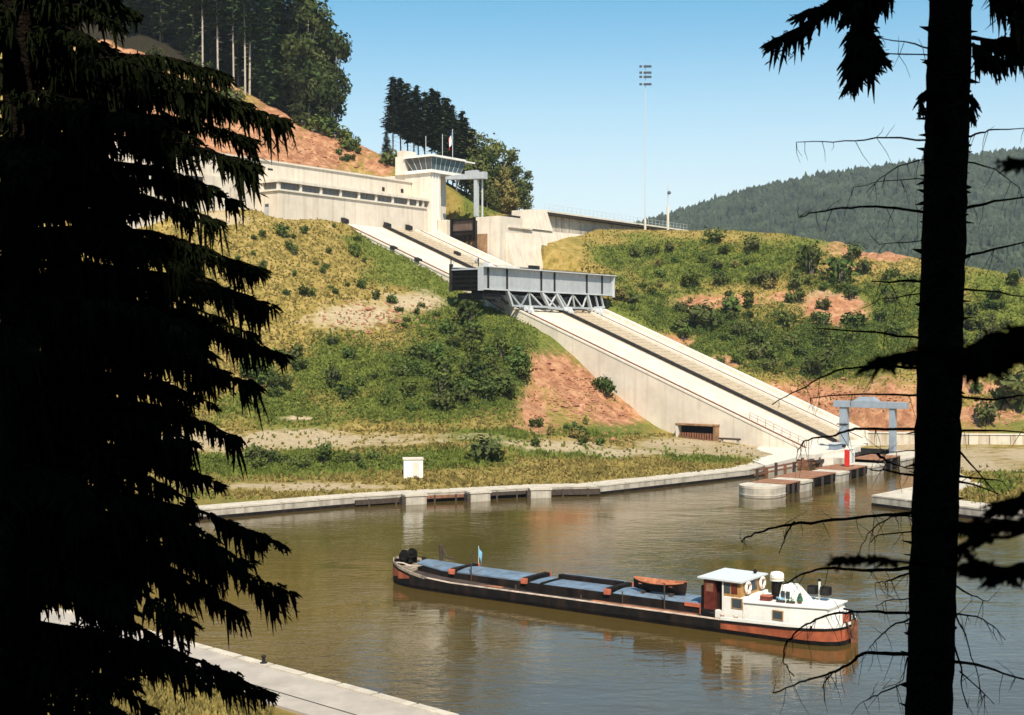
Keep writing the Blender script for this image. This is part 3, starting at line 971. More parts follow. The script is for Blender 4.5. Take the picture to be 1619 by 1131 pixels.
# undercarriage: front and rear trusses
for v_ in (-.35, -6.4):
    zc = 25.95
    zr = lambda u: zc
    segs = [(8.6, 10.2), (20.2, 22.9), (25.2, 28.0), (36.9, 38.4)]
    for (ut, ub) in segs:
        MB().bar(P(ut, v_, ZB - .02), P(ub, v_, zc - .1), .62, .5).build('truss_leg', M['steel_pale'], ca)
    zig = [(8.9, 1), (13.2, 0), (15.8, 1), (16.4, 0)], [(15.8, 1), (20.6, 0)], [(15.8, 1), (13.2, 0)], [(8.9, 1), (13.0, 0)], [(25.6, 1), (22.9, 0)], [(20.6, 1), (25.4, 0)], [(25.6, 1), (27.9, 0)], \
          [(26.2, 1), (29.4, 0)], [(29.4, 0), (31.4, 1)], [(31.4, 1), (32.2, 0)], [(31.4, 1), (35.2, 0)], [(35.2, 0), (36.8, 1)]
    for z4 in zig:
        for (ua, ta), (ub, tb) in zip(z4[:-1], z4[1:]):
            if abs(ua - ub) < .1: continue
            MB().bar(P(ua, v_, ZB - .03 if ta else zc), P(ub, v_, ZB - .03 if tb else zc), .24, .26).build('truss_diagonal', M['steel_pale'], ca)
    for ua, ub in ((10.0, 22.9), (27.6, 38.6)):
        MB().bar(P(ua, v_, zc), P(ub, v_, zc), .42, .38).build('truss_chord', M['steel_grey'], ca)
    MB().bar(P(22.4, v_, zc - .1), P(28.2, v_, zc - .35), .5, .5).build('truss_chord', M['steel_grey'], ca)
# cross beams under the floor
for u in (6, 10, 15.5, 20.6, 25.4, 31.4, 36.9, 42):
    ubox(MB(), P, u - .2, u + .2, V0 + .3, -.65, ZB - .5, ZB - .02).build('cross_beam', M['steel_dark'], ca)
# bogies on the rails
for u in (14.4, 28.4, 40.1):
    for v_ in (-.2, -6.6):
        zb = ramp_z(v_) + .5
        mb = MB()
        a_, b_ = v_ - 1.9, v_ + 1.9
        mb.hexa([P(u - .45, b_, ramp_z(b_) + .85), P(u + .45, b_, ramp_z(b_) + .85), P(u + .45, a_, ramp_z(a_) + .85), P(u - .45, a_, ramp_z(a_) + .85)],
                [P(u - .4, b_ - .6, zc + .1), P(u + .4, b_ - .6, zc + .1), P(u + .4, a_ + 1.2, zc + .1), P(u - .4, a_ + 1.2, zc + .1)])
        bo = mb.build('bogie', M['steel_pale'], ca)
        for k in range(4):
            vv = a_ + .45 + k * .97
            c_ = P(u - .5, vv, ramp_z(vv) + .82)
            MB().lathe([(.36, -.14), (.42, -.1), (.42, .1), (.2, .14)], c_, 14, 'x').build('wheel', M['steel_pale'], bo)
# struts and counterweight under the near end
for ua, za, ub, zb_ in ((1.0, ZB, 8.6, 25.6), (2.0, 27.6, 9.0, 25.2), (4.5, ZB, 10, 26.4)):
    MB().bar(P(ua, -1.2, za), P(ub, -1.2, zb_), .4).build('end_strut', M['steel_dark'], ca)
ubox(MB(), P, 1.2, 7.4, -6.4, -.7, ZB - 1.6, ZB - .55).build('counterweight', M['steel_dark'], ca)
ubox(MB(), P, 38.8, 46.0, -6.4, -1.2, ZB - 2.2, ZB - .6).build('counterweight', M['steel_dark'], ca)
for u in (40.2, 42.4):
    MB().bar(P(u, -.4, ZB), P(u + 1.2, -.4, ZB - 2.6), .3).build('end_strut', M['steel_pale'], ca)
MB().bar(P(40.0, -.4, ZB - 2.6), P(43.8, -.4, ZB - 2.4), .36).build('end_strut', M['steel_pale'], ca)
# ================================================================== THE MACHINE HALL
ha = thing('machine_hall', 'long cream machine hall with a continuous window strip at the top of the ramp', 'building', W(-4.1, -48, 43), ROT_A)
P = frame(-4.1, -48, 43)
Z0, ZS, ZH, ZR = 40.0, 50.05, 51.4, 51.95
U0, U1 = -4.1, 43.7
ubox(MB(), P, U0, U1, -62, -48, Z0, ZS - .45).build('wall', M['concrete'], ha)
# window strip: posts, sill, head and one pane each
ubox(MB(), P, U0 - .35, U1 - .8, -62, -47.7, ZS - .448, ZS - .1).build('sill', M['concrete_pale'], ha)
ubox(MB(), P, U0 + .5, U1 - .6, -61, -48.7, ZS - .098, ZH - .002).build('core', M['steel_dark'], ha)
ubox(MB(), P, U0 - .4, U1, -62.2, -47.6, ZH, ZR).build('roof', M['concrete_pale'], ha)
posts = [-3.95, 2.2, 8.2, 14.2, 20.0, 25.6, 31.2, 36.6, 39.9, 41.9]
for u in posts:
    ubox(MB(), P, u - .28, u + .28, -48.55, -47.95, ZS - .096, ZH - .004).build('window_post', M['concrete_pale'], ha)
for a_, b_ in zip(posts[:-1], posts[1:]):
    n_ = max(1, round((b_ - a_) / 1.4))
    for k in range(n_):
        x0 = a_ + .28 + (b_ - a_ - .56) * k / n_; x1 = a_ + .28 + (b_ - a_ - .56) * (k + 1) / n_
        ubox(MB(), P, x0 + .04, x1 - .04, -48.42, -48.34, ZS - .05, ZH - .05).build('window', M['glass_dusty'], ha)
for k in range(3):
    v1_ = -48.6 - k * 1.3
    ubox(MB(), P, U0 + .34, U0 + .42, v1_ - 1.22, v1_, ZS - .05, ZH - .05).build('window', M['glass_dusty'], ha)
ubox(MB(), P, U0 - .02, U0 + .5, -52.9, -52.5, ZS - .096, ZH - .004).build('window_post', M['concrete_pale'], ha)
ubox(MB(), P, U0 - .02, U0 + .6, -62, -52.95, ZS - .096, ZH - .004).build('wall', M['concrete'], ha)
d_ = ubox(MB(), P, U0 - .06, U0 + .02, -52.0, -50.8, 43.4, 47.2).build('door', M['steel_grey'], ha)
ubox(MB(), P, U0 - .08, U0 - .061, -51.9, -50.9, 46.5, 47.1).build('window', M['glass'], d_)
# upper storey, set back
ubox(MB(), P, -40, 43.6, -66, -53, 36, 51.9).build('wall', M['concrete'], ha)
for (a_, b_) in ((-40, -12.0), (-8.6, -7.3), (-2.8, 43.6)):
    ubox(MB(), P, a_, b_, -66, -53.01, 51.9, 56.0).build('wall', M['concrete'], ha)
for (a_, b_, z0_, z1_) in ((-12, -8.6, 52.6, 54.9), (-7.3, -2.8, 53.1, 54.9)):
    ubox(MB(), P, a_, b_, -65, -53.02, 51.9, z0_).build('wall', M['concrete'], ha)
    ubox(MB(), P, a_, b_, -65, -53.02, z1_, 55.99).build('wall', M['concrete'], ha)
    n_ = 3 if b_ - a_ > 4 else 2
    for k in range(n_):
        x0 = a_ + (b_ - a_) * k / n_; x1 = a_ + (b_ - a_) * (k + 1) / n_
        ubox(MB(), P, x0 + .05, x1 - .05, -54.1, -54.0, z0_ + .01, z1_ - .01).build('window', M['rust'] if k % 2 else M['glass'], ha)
ubox(MB(), P, -2.3, -.9, -53.0, -52.98, 54.3, 54.7).build('vent', M['steel_dark'], ha)
ubox(MB(), P, -40.2, 43.7, -66.2, -52.7, 56.0, 56.35).build('roof', M['concrete_pale'], ha)
# low annexe seen through the spruce
ubox(MB(), P, -46, -13.5, -58, -52.0, 32, 51.5).build('annexe', M['concrete'], ha)
for k in range(4):
    ubox(MB(), P, -44 + k * 6.5, -40 + k * 6.5, -52.05, -51.97, 48.8, 51.0).build('window', M['steel_dark'], ha)
for u, z_ in ((33.2, 53.2), (39.8, 53.4)):
    ubox(MB(), P, u, u + .9, -52.99, -52.94, z_ + .0, z_ + .9).build('vent', M['steel_dark'], ha)
t = thing('drain_pole', 'thin dark pole standing against the end wall of the hall', 'pole', W(-5.0, -58.3, 44), ROT_A)
MB().tube([(0, 0, -.5), (0, 0, 6.6)], .12, 8).build('pole', M['dark_wood'], t)
MB().lathe([(.2, 6.6), (.2, 6.7), (.05, 6.9)], n=8).build('cap', M['steel_dark'], t)

# ================================================================== CONTROL TOWER
to = thing('control_tower', 'cream control tower with a glazed overhanging lookout above the lock gate', 'tower', W(44, -48, 42), ROT_A)
P = frame(44, -48, 42)
ubox(MB(), P, 43.72, 47.4, -50.5, -47.3, 36, 58.0).build('pilaster', M['render_white'], to)
for k in range(3):
    ubox(MB(), P, 44.1 + k * 1.05, 44.6 + k * 1.05, -47.298, -47.1, 40.5, 57.9).build('pilaster_rib', M['white'], to)
ubox(MB(), P, 43.74, 53.6, -62, -50.6, 36, 58.0).build('wall', M['concrete'], to)
ubox(MB(), P, 47.42, 50.2, -50.58, -49.4, 47.6, 54.2).build('bay', M['concrete'], to)
ubox(MB(), P, 47.3, 50.6, -50.58, -48.7, 47.2, 47.58).build('balcony', M['concrete_pale'], to)
ubox(MB(), P, 50.3, 51.5, -50.58, -50.4, 51.2, 53.6).build('window', M['glass'], to)
ubox(MB(), P, 43.0, 49.0, -57.4, -54.5, 58.02, 62.3).build('stair_block', M['render_white'], to)
ubox(MB(), P, 43.3, 47.5, -57.0, -54.8, 62.3, 63.7).build('chimney', M['concrete'], to)
# lookout: floor slab, raked glazing, roof
ubox(MB(), P, 43.2, 55.6, -54.48, -46.6, 58.02, 58.75).build('floor_slab', M['white'], to)
F0, F1 = 58.76, 61.6
low = [(43.6, -47.0), (54.6, -47.0), (54.6, -52.5), (43.6, -52.5)]
hig = [(43.0, -46.4), (55.8, -46.4), (55.8, -54.3), (43.0, -54.3)]
lerp = lambda a, b, t_: (a[0] + (b[0] - a[0]) * t_, a[1] + (b[1] - a[1]) * t_)
for s_, n_ in ((0, 7), (3, 4), (1, 4)):
    a0, a1 = low[s_], low[(s_ + 1) % 4]; b0, b1 = hig[s_], hig[(s_ + 1) % 4]
    cx_, cy_ = 49, -50
    for k in range(n_):
        t0, t1 = k / n_ + .008, (k + 1) / n_ - .008
        q = [lerp(a0, a1, t0), lerp(a0, a1, t1), lerp(b0, b1, t1), lerp(b0, b1, t0)]
        inn = [lerp(p_, (cx_, cy_), .012) for p_ in q]
        zz = (F0, F0, F1, F1)
        MB().hexa([P(p_[0], p_[1], z_) for p_, z_ in zip(inn, zz)], [P(p_[0], p_[1], z_) for p_, z_ in zip(q, zz)]).build('pane', M['glass_blue'] if s_ == 0 else M['glass'], to)  # side panes get darker glass: their shade is put into the colour
    for k in range(n_ + 1):
        t0 = k / n_
        p0, p1 = lerp(a0, a1, t0), lerp(b0, b1, t0)
        MB().bar(P(*p0, F0), P(*p1, F1), .09).build('mullion', M['steel_pale'], to)
ubox(MB(), P, 47, 52, -52.4, -50, F0, F1).build('inner_core', M['steel_dark'], to)
ubox(MB(), P, 42.5, 55.2, -54.48, -45.8, F1 + .02, F1 + .5).build('roof', M['white'], to)
ubox(MB(), P, 55.21, 59.6, -54, -46.4, F1 + .02, F1 + .35).build('canopy', M['white'], to)
for u, v_, h_ in ((46.5, -51, 5.5), (51.5, -50, 6.5)):
    MB().tube([P(u, v_, F1 + .7), P(u, v_, F1 + h_)], .07, 6).build('aerial', M['steel_pale'], to)
# flag
fl = thing('flagpole', 'flagpole with a drooping blue white and red flag on the tower roof', 'flag', W(55.4, -50, F1 + .7), ROT_A)
MB().tube([(0, 0, -.05), (0, 0, 7.5)], .07, 6).build('pole', M['steel_pale'], fl)
for k, m_ in enumerate(('flag_blue', 'flag_white', 'flag_red')):
    vs, fs = [], []
    for i in range(5):
        for j in range(8):
            x = (k * .62 + i * .155)
            z_ = 6.9 - j * .38 - x * 1.15
            vs.append((-.1 - x * .8, sin(x * 5 + j * .4) * .18, z_))
    for i in range(4):
        for j in range(7): fs.append((i * 8 + j, (i + 1) * 8 + j, (i + 1) * 8 + j + 1, i * 8 + j + 1))
    MB().add(vs, fs).build('flag_stripe', M[m_], fl, smooth=True)

# ================================================================== UPPER GATE, GANTRY AND HEAD WALLS
gt = thing('upper_gate', 'dark rusty lift gate holding back the upper canal beside the tower', 'lock gate', W(48, -40.6, 43), ROT_A)
P = frame(48, -40.6, 43)
ubox(MB(), P, 48.0, 48.3, -44.4, -36.9, 43.1, 47.3).build('plate', mat('gate_plate', (.10, .065, .05), .4, .8, .8, streak=(.2, .12, .08), streak_amt=.6), gt)
for z_ in (43.2, 44.1, 46.9):
    ubox(MB(), P, 47.55, 47.98, -44.6, -36.7, z_, z_ + .45).build('girder', M['black_gate'], gt)
for v_ in (-44.6, -38.0, -37.2):
    ubox(MB(), P, 47.5, 47.97, v_, v_ + .5, 43, 47.6).build('post', M['black_gate'], gt)
for k in range(5):
    ubox(MB(), P, 47.3, 47.98, -44 + k * 1.5, -43.4 + k * 1.5, 42.2, 43.1).build('foot', M['black_gate'], gt)
hw = thing('lock_head', 'stained concrete lock head and sill below the rusty gate', 'lock head', W(48, -40, 40), ROT_A)
P = frame(48, -40, 40)
ubox(MB(), P, 48.32, 56, -44.6, -36.7, 36, 43.0).build('sill', M['rust_wall'], hw)
ubox(MB(), P, 46.2, 48.31, -50.5, -44.62, 36, 47.2).build('left_pier', M['concrete'], hw)
ubox(MB(), P, 47.0, 56, -36.68, -30.0, 34, 47.4).build('right_pier', M['concrete'], hw)
ubox(MB(), P, 46.9, 46.99, -36.3, -33.4, 35, 43.5).build('stain_panel', M['rust_wall'], hw)
MB().bar(P(46.7, -36.4, 37), P(46.7, -36.4, 46.6), .35).build('guide_rail', M['steel_dark'], hw)
ubox(MB(), P, 48.32, 60, -44.6, -36.7, 43.0, 46.6).build('canal_water', M['glass'], hw)
MB().hexa([P(46.1, -36.7, 34), P(48.2, -36.7, 34), P(48.2, -44.6, 38), P(46.1, -44.6, 38)], [P(46.1, -36.7, 38.2), P(48.2, -36.7, 38.2), P(48.2, -44.6, 42.2), P(46.1, -44.6, 42.2)]).build('apron', M['rust_wall'], hw)
ga = thing('gate_gantry', 'grey concrete lifting gantry with one square leg spanning the upper gate', 'gantry', W(48.5, -37, 47), ROT_A)
P = frame(48.5, -37, 47)
MB().hexa([P(47.6, -35, 56.2), P(49.2, -35, 56.2), P(49.2, -46, 56.7), P(47.6, -46, 56.7)],
          [P(47.6, -35, 57.8), P(49.2, -35, 57.8), P(49.2, -46, 57.4), P(47.6, -46, 57.4)]).build('beam', M['steel_grey'], ga)
ubox(MB(), P, 47.8, 49.0, -40.5, -37.2, 57.55, 58.3).build('winch_housing', M['steel_grey'], ga)
ubox(MB(), P, 47.8, 48.6, -37.9, -37.0, 47, 56.3).build('leg', M['steel_grey'], ga)
ubox(MB(), P, 48.9, 49.15, -36.5, -36.2, 47.42, 56.3).build('leg', M['steel_pale'], ga)
# side wall of the upper canal
cw = thing('canal_wall', 'tall cream concrete retaining wall carrying the upper canal along the hill crest', 'retaining wall', W(56, -31, 40), ROT_A)
P = frame(56, -31, 40)
MB().hexa([P(49.5, -26.5, 30), P(84, -26.5, 33), P(84, -36, 33), P(49.5, -36, 30)], [P(49.5, -30.3, 45.0), P(84, -30.3, 45.4), P(84, -36, 45.4), P(49.5, -36, 45)]).build('lower_wall', M['concrete'], cw)
ubox(MB(), P, 50.2, 59.6, -31.5, -29.6, 44.99, 45.35).build('ledge', M['concrete_pale'], cw)
MB().hexa([P(56.1, -33, 45), P(59.6, -33, 45), P(59.6, -36, 45), P(56.1, -36, 45)], [P(56.1, -34, 48), P(59.6, -34, 48), P(59.6, -36, 48), P(56.1, -36, 48)]).build('recess_wall', M['concrete'], cw)
ubox(MB(), P, 56.1, 61.5, -36.2, -33.4, 48.02, 48.4).build('footbridge', M['steel_dark'], cw)
MB().hexa([P(59.7, -29.9, 45.3), P(68.6, -29.9, 45.3), P(68.6, -36, 45.3), P(59.7, -36, 45.3)], [P(60.2, -31, 49.9), P(67.4, -31, 50.4), P(67.4, -36, 50.4), P(60.2, -36, 49.9)]).build('abutment', M['concrete'], cw)
for k in range(9):
    u = 68.0 + k * 8
    ubox(MB(), P, u, u + 7.96, -36.5, -33.2, 42, 49.4).build('trough_panel', M['concrete_wet'], cw)
    ubox(MB(), P, u, u + 7.98, -36.5, -31.6, 49.45, 49.95).build('walkway_slab', M['dark_wood'], cw)
    ubox(MB(), P, u, u + 7.98, -31.62, -31.4, 49.96, 50.35).build('parapet', M['concrete_pale'], cw)
rl = thing('canal_railing', 'thin pale railing along the walkway of the upper canal', 'railing', W(68, -31.9, 50), ROT_A)
P = frame(68, -31.9, 50)
for k in range(37):
    u = 68 + k * 2
    MB().bar(P(u, -31.9, 49.9), P(u, -31.9, 51.9), .06).build('post', M['steel_pale'], rl)
for z_ in (51.0, 51.9):
    MB().bar(P(68, -31.9, z_), P(140, -31.9, z_), .05).build('rail', M['steel_pale'], rl)

# ================================================================== LOWER PORTAL
po = thing('lower_portal', 'blue grey gate portal with two square legs at the foot of the ramp', 'gantry', W(18, 66.5, 0), ROT_A)
P = frame(18, 66.5, 0)
for v0_, v1_ in ((61.9, 63.2), (70.4, 71.3)):
    ubox(MB(), P, 17.4, 18.6, v0_, v1_, -2, 8.25).build('leg', M['portal_paint'], po, bevel=.03)
ubox(MB(), P, 17.2, 18.8, 60.9, 73.2, 8.26, 9.3).build('beam', M['portal_paint'], po, bevel=.03)
MB().hexa([P(17.2, 68.6, 9.31), P(18.8, 68.6, 9.31), P(18.8, 64.2, 9.31), P(17.2, 64.2, 9.31)], [P(17.4, 67.6, 10.05), P(18.6, 67.6, 10.05), P(18.6, 65.4, 10.05), P(17.4, 65.4, 10.05)]).build('winch_housing', M['portal_paint'], po)
ubox(MB(), P, 17.25, 17.39, 61.5, 63.5, 5.3, 5.5).build('bracket', M['steel_dark'], po)
ubox(MB(), P, 17.7, 18.2, 63.22, 70.38, -1.5, 1.5).build('gate_leaf', M['steel_dark'], po)

# ================================================================== MOORING JETTIES
def jetty_pier(u0, u1, v0, v1, lab, rounded=False, top=1.35):
    t = thing('mooring_pier', lab, 'pier', W((u0 + u1) / 2, (v0 + v1) / 2, 0), ROT_A, 'concrete piers of the mooring jetty')
    P_ = frame((u0 + u1) / 2, (v0 + v1) / 2, 0)
    if rounded:
        r = (v1 - v0) / 2
        pl = [P_(u1, v1, 0)[:2], P_(u1, v0, 0)[:2]]
        pts = [P_(u0 + r - r * sin(a), (v0 + v1) / 2 - r * cos(a), 0)[:2] for a in np.linspace(0, pi, 14)]
        poly = pl + pts
        MB().prism(poly[::-1], -2.5, top - .3).build('drum', M['concrete_wet'], t)
        MB().prism([(x * 1.02, y * 1.02) for x, y in poly[::-1]], .18, .34).build('rubbing_band', M['concrete_quay'], t)
        MB().prism([(x * 1.01, y * 1.01) for x, y in poly[::-1]], top - .298, top).build('cap', M['concrete_quay'], t)
    else:
        ubox(MB(), P_, u0, u1, v0, v1, -2.5, top - .3).build('block', M['concrete_wet'], t)
        ubox(MB(), P_, u0 - .1, u1 + .1, v0 - .1, v1 + .1, top - .298, top).build('cap', M['concrete_quay'], t)


def jetty_deck(u0, u1, v0, v1, lab, top=1.42, boards=10):
    t = thing('mooring_deck', lab, 'jetty', W((u0 + u1) / 2, (v0 + v1) / 2, 0), ROT_A, 'timber decks of the mooring jetty')
    P_ = frame((u0 + u1) / 2, (v0 + v1) / 2, 0)
    for k in range(boards):
        a_ = u0 + (u1 - u0) * k / boards; b_ = u0 + (u1 - u0) * (k + 1) / boards
        ubox(MB(), P_, a_ + .03, b_ - .03, v0, v1, top - .12, top + random.uniform(-.015, .02)).build('board', M['deck_brown'], t)
    for v_ in (v0 + .1, v1 - .5):
        ubox(MB(), P_, u0, u1, v_, v_ + .4, .25, top - .122).build('fender_beam', M['black_gate'], t)
    for k in range(3):
        u_ = u0 + (u1 - u0) * (k + .5) / 3
        ubox(MB(), P_, u_ - .15, u_ + .15, v1 - .08, v1 + .15, -1.5, top - .2).build('pile', M['dark_wood'], t)


jetty_pier(-44, -39.5, 72.2, 77.4, 'round ended concrete pier at the free tip of the jetty', True)
jetty_deck(-39.4, -34.6, 72.6, 77.3, 'red brown timber deck next to the round concrete tip')
jetty_pier(-34.5, -31.6, 73.0, 77.6, 'second concrete pier from the tip of the jetty')
jetty_deck(-31.5, -21.8, 72.2, 77.0, 'long red brown deck between the second and third piers', boards=18)
jetty_pier(-21.7, -18.2, 73.2, 77.4, 'third concrete pier of the jetty before the red cabinet')
jetty_deck(-18.1, -9.8, 72.4, 77.0, 'dark sided deck carrying the red and white cabinet', boards=16)
jetty_pier(-9.7, -5.0, 73.4, 77.6, 'fourth concrete pier of the jetty near the portal')
jetty_deck(-4.9, 3.6, 72.6, 77.2, 'last dark timber deck of the jetty beside the tree trunk', top=1.9, boards=14)
jetty_pier(3.7, 15, 72.6, 77.4, 'concrete landing joining the jetty to the portal')
# the inner guide: rusty rails on posts, and a long concrete landing
t = thing('guide_fence', 'rusty brown guide rails on dark posts beside the far quay', 'guide fence', W(-22, 65.6, 0), ROT_A)
P = frame(-22, 65.6, 0)
for k in range(8):
    u = -23 + k * 3.2
    MB().bar(P(u, 65.8, -1.5), P(u, 65.8, 1.35 + (.4 if k in (2, 5) else 0)), .34).build('post', M['rust'] if k % 2 else M['dark_wood'], t)
for z_ in (.55, 1.15):
    MB().bar(P(-23.4, 65.6, z_), P(0.2, 65.6, z_), .26, .24).build('rail', M['rust'], t)
t = thing('landing_stage', 'long low concrete landing with a rusty rubbing strake at the ramp foot', 'landing stage', W(4, 65, 0), ROT_A)
P = frame(4, 65, 0)
ubox(MB(), P, -2.0, 17, 62.9, 65.6, -2, 1.0).build('base', M['rust'], t)
ubox(MB(), P, -2.2, 17, 62.8, 65.8, 1.01, 1.85).build('slab', M['concrete_pale'], t)
ubox(MB(), P, -2.0, 16.5, 65.82, 66.1, .5, 1.0).build('rubbing_strake', M['dark_wood'], t)
t = thing('control_cabinet', 'small white cabinet with a bright red side on the jetty deck', 'cabinet', W(-12.0, 75.2, 1.44), ROT_A)
MB().box(-1.1, 1.1, -.3, .3, .1, 2.3).build('body', M['white'], t, bevel=.06)
MB().box(-1.3, -1.11, -.36, .36, .06, 2.4).build('side_panel', mat('signal_red', (.62, .03, .02), .1, 2, .5), t)
MB().box(-.3, .7, -.33, -.305, .5, 1.9).build('door', M['steel_pale'], t)
MB().box(-1.15, 1.15, -.36, .36, 2.41, 2.5).build('roof', M['white'], t)
t = thing('winch_box', 'blue grey winch housing on the landing beside the portal leg', 'machine', W(9, 64.6, 1.86), ROT_A)
MB().box(-1.4, 1.4, -.6, .6, 0, .9).build('housing', mat('blue_grey_paint', (.20, .25, .32), .15, 2, .6), t, bevel=.05)
MB().box(-1.6, 1.2, -.75, .75, .905, 1.05).build('lid', M['steel_pale'], t)
MB().lathe([(.3, -.9), (.3, .9)], (1.9, 0, .45), 12, 'y').build('drum', M['steel_dark'], t)

# wall and yard right of the portal
rw = thing('yard_wall', 'rust streaked pale concrete wall behind the yard at the right edge', 'wall', (70, 226, 0))
stain = mat('streaked_wall', (.56, .50, .40), .12, .5, .9, bump=.3, streak=(.32, .20, .11), streak_amt=.95)
pts = [(62, 231), (78, 226.4), (92, 225.6), (108, 223), (124, 219)]
for a_, b_ in zip(pts[:-1], pts[1:]):
    n_ = 4
    for k in range(n_):
        A = Vector(a_).lerp(Vector(b_), k / n_ + .004) - Vector((70, 226)); B = Vector(a_).lerp(Vector(b_), (k + 1) / n_ - .004) - Vector((70, 226))
        MB().bar((A.x, A.y, 1.2), (B.x, B.y, 1.2), .5, 4.2).build('wall_panel', stain, rw)
mb = MB()
for a_, b_ in zip(pts[:-1], pts[1:]):
    mb.bar((a_[0] - 70, a_[1] - 226, 3.4), (b_[0] - 70, b_[1] - 226, 3.4), .8, .2)
mb.build('coping', M['concrete_pale'], rw)

# white hut on the meadow
h_ = at(653, 754, 169.2)
hz_ = gz(h_.x, h_.y)
hu = thing('white_hut', 'small white concrete hut standing alone on the far bank meadow', 'hut', (h_.x, h_.y, hz_), .12)
MB().box(-1.22, 1.22, -1.0, 1.0, -.3, 2.15).build('wall', M['white'], hu)
MB().box(-1.32, 1.32, -1.1, 1.1, 2.16, 2.32).build('roof', M['concrete'], hu)
MB().box(-.1, .75, -1.03, -1.002, .0, 1.85).build('door', M['concrete_pale'], hu)

# floodlight mast and lamp post on the crest
z_ = gz(34.6, 345)
fm_ = thing('floodlight_mast', 'very tall pale floodlight mast with four rows of lamps on the crest', 'mast', (34.6, 345, z_))
MB().tube([(0, 0, -1), (0, 0, 3)], .3, 12).build('base', M['concrete_pale'], fm_)
MB().tube([(0, 0, 3), (0, 0, 20), (0, 0, 90.4 - z_)], [.13, .10, .07], 10).build('pole', M['steel_pale'], fm_)
for r_, zz in enumerate((90.2, 88.6, 87.5, 85.6)):
    MB().bar((-1.5, -.1, zz - z_), (1.5, -.1, zz - z_), .09).build('crossarm', M['steel_grey'], fm_)
    for x_ in (-1.25, -.15, .55, 1.2):
        la = MB().box(x_ - .34, x_ + .34, -.6, -.12, zz - z_ - .3, zz - z_ + .22).build('floodlight', M['lamp'], fm_)
        MB().box(x_ - .3, x_ + .3, -.63, -.602, zz - z_ - .26, zz - z_ + .18).build('lens', M['glass'], la)
z_ = gz(39.7, 338)
lp = thing('lamp_post', 'shorter pale lamp post with a crossarm and round lamp right of the mast', 'lamp post', (39.7, 338, z_))
MB().tube([(0, 0, -1), (0, 0, 6)], .32, 10).build('base', M['concrete_pale'], lp)
MB().tube([(0, 0, 6), (0, 0, 58.6 - z_)], [.12, .08], 8).build('pole', M['steel_pale'], lp)
MB().bar((-1.3, 0, 58.5 - z_), (1.3, 0, 58.5 - z_), .1).build('crossarm', M['steel_pale'], lp)
MB().lathe([(.15, -.5), (.45, -.3), (.5, 0), (.3, .3), (.1, .4)], (.25, -.3, 56.8 - z_), 10).build('lamp', M['lamp'], lp, smooth=True)
# ================================================================== THE BARGE
BT = -0.952
BD = (sin(BT), cos(BT)); BP = (cos(BT), -sin(BT))
B0 = (21.28 + BP[0] * 2.5, 83.77 + BP[1] * 2.5)
B_ROT = math.atan2(BD[1], BD[0])
ba = thing('cargo_barge', 'long black cargo barge with blue grey hatches, white deckhouse and red stern', 'barge', (*B0, 0), B_ROT)
ST = [(.70, 0.02), (.78, 1.0), (1.05, 1.62), (1.7, 2.1), (2.8, 2.4), (4.2, 2.5), (8.9, 2.5), (14, 2.5), (20, 2.5), (26, 2.5), (32, 2.5), (34.6, 2.44), (36.3, 2.25), (37.8, 1.85), (38.9, 1.2), (39.45, .5), (39.55, .02)]


def sheer(x):
    s_ = .93 + .35 * max(0, (9.4 - x) / 9.4) ** 1.6
    if x > 32.5: s_ += .95 * ((x - 32.5) / 7.05) ** 1.6
    return s_


def belt(z, k=1.0):
    """outline of the hull at height function z, near side then far side"""
    near = [(x, h * k, z(x)) for x, h in ST]
    far = [(x, -h * k, z(x)) for x, h in ST[::-1]]
    return near + far


def band(mb, lo, hi):
    n = len(lo)
    return mb.add(lo + hi, [(i, (i + 1) % n, n + (i + 1) % n, n + i) for i in range(n)])


mb = MB()
mb.cur = 0
band(mb, belt(lambda x: -.8, .86), belt(lambda x: .30))
n0 = len(mb.f)
lo, hi = belt(lambda x: .30), belt(sheer)
n = len(lo)
for i in range(n):
    j = (i + 1) % n
    xm = (lo[i][0] + lo[j][0]) / 2
    mb.cur = 1 if xm < 8.9 else 0
    mb.add([lo[i], lo[j], hi[j], hi[i]], [(0, 1, 2, 3)])
mb.cur = 2
mb.add(belt(lambda x: sheer(x) - (.4 if x > 34.5 else .12), .985), [tuple(range(n))])
mb.build('hull', [M['hull_black'], M['hull_red'], M['deck_dark']], ba, fix=True)
# gunwale strip, white stern rail and the black rub strake below it
for name_, xa, xb, dz0, dz1, off, m_ in (('gunwale', 8.9, 34, -.05, .03, .035, 'gunwale'), ('stern_rail', 0, 8.95, -.03, .17, .05, 'white'), ('strake', 0, 8.95, -.2, -.032, .045, 'hull_black'), ('bow_bulwark', 33, 41, -.16, .05, .03, 'bulwark')):
    for s_ in (1, -1):
        mb = MB()
        seg = [p_ for p_ in ST if xa <= p_[0] <= xb]
        if name_ == 'gunwale': seg = [(8.95, 2.5)] + [p_ for p_ in seg if p_[0] > 9] + [(34.5, 2.44)]
        for (x0, h0), (x1, h1) in zip(seg[:-1], seg[1:]):
            o = off
            mb.hexa([(x0, s_ * (h0 + o), sheer(x0) + dz0), (x1, s_ * (h1 + o), sheer(x1) + dz0), (x1, s_ * max(h1 - .1, 0), sheer(x1) + dz0), (x0, s_ * max(h0 - .1, 0), sheer(x0) + dz0)],
                    [(x0, s_ * (h0 + o), sheer(x0) + dz1), (x1, s_ * (h1 + o), sheer(x1) + dz1), (x1, s_ * max(h1 - .1, 0), sheer(x1) + dz1), (x0, s_ * max(h0 - .1, 0), sheer(x0) + dz1)])
        mb.build(name_, M[m_], ba)
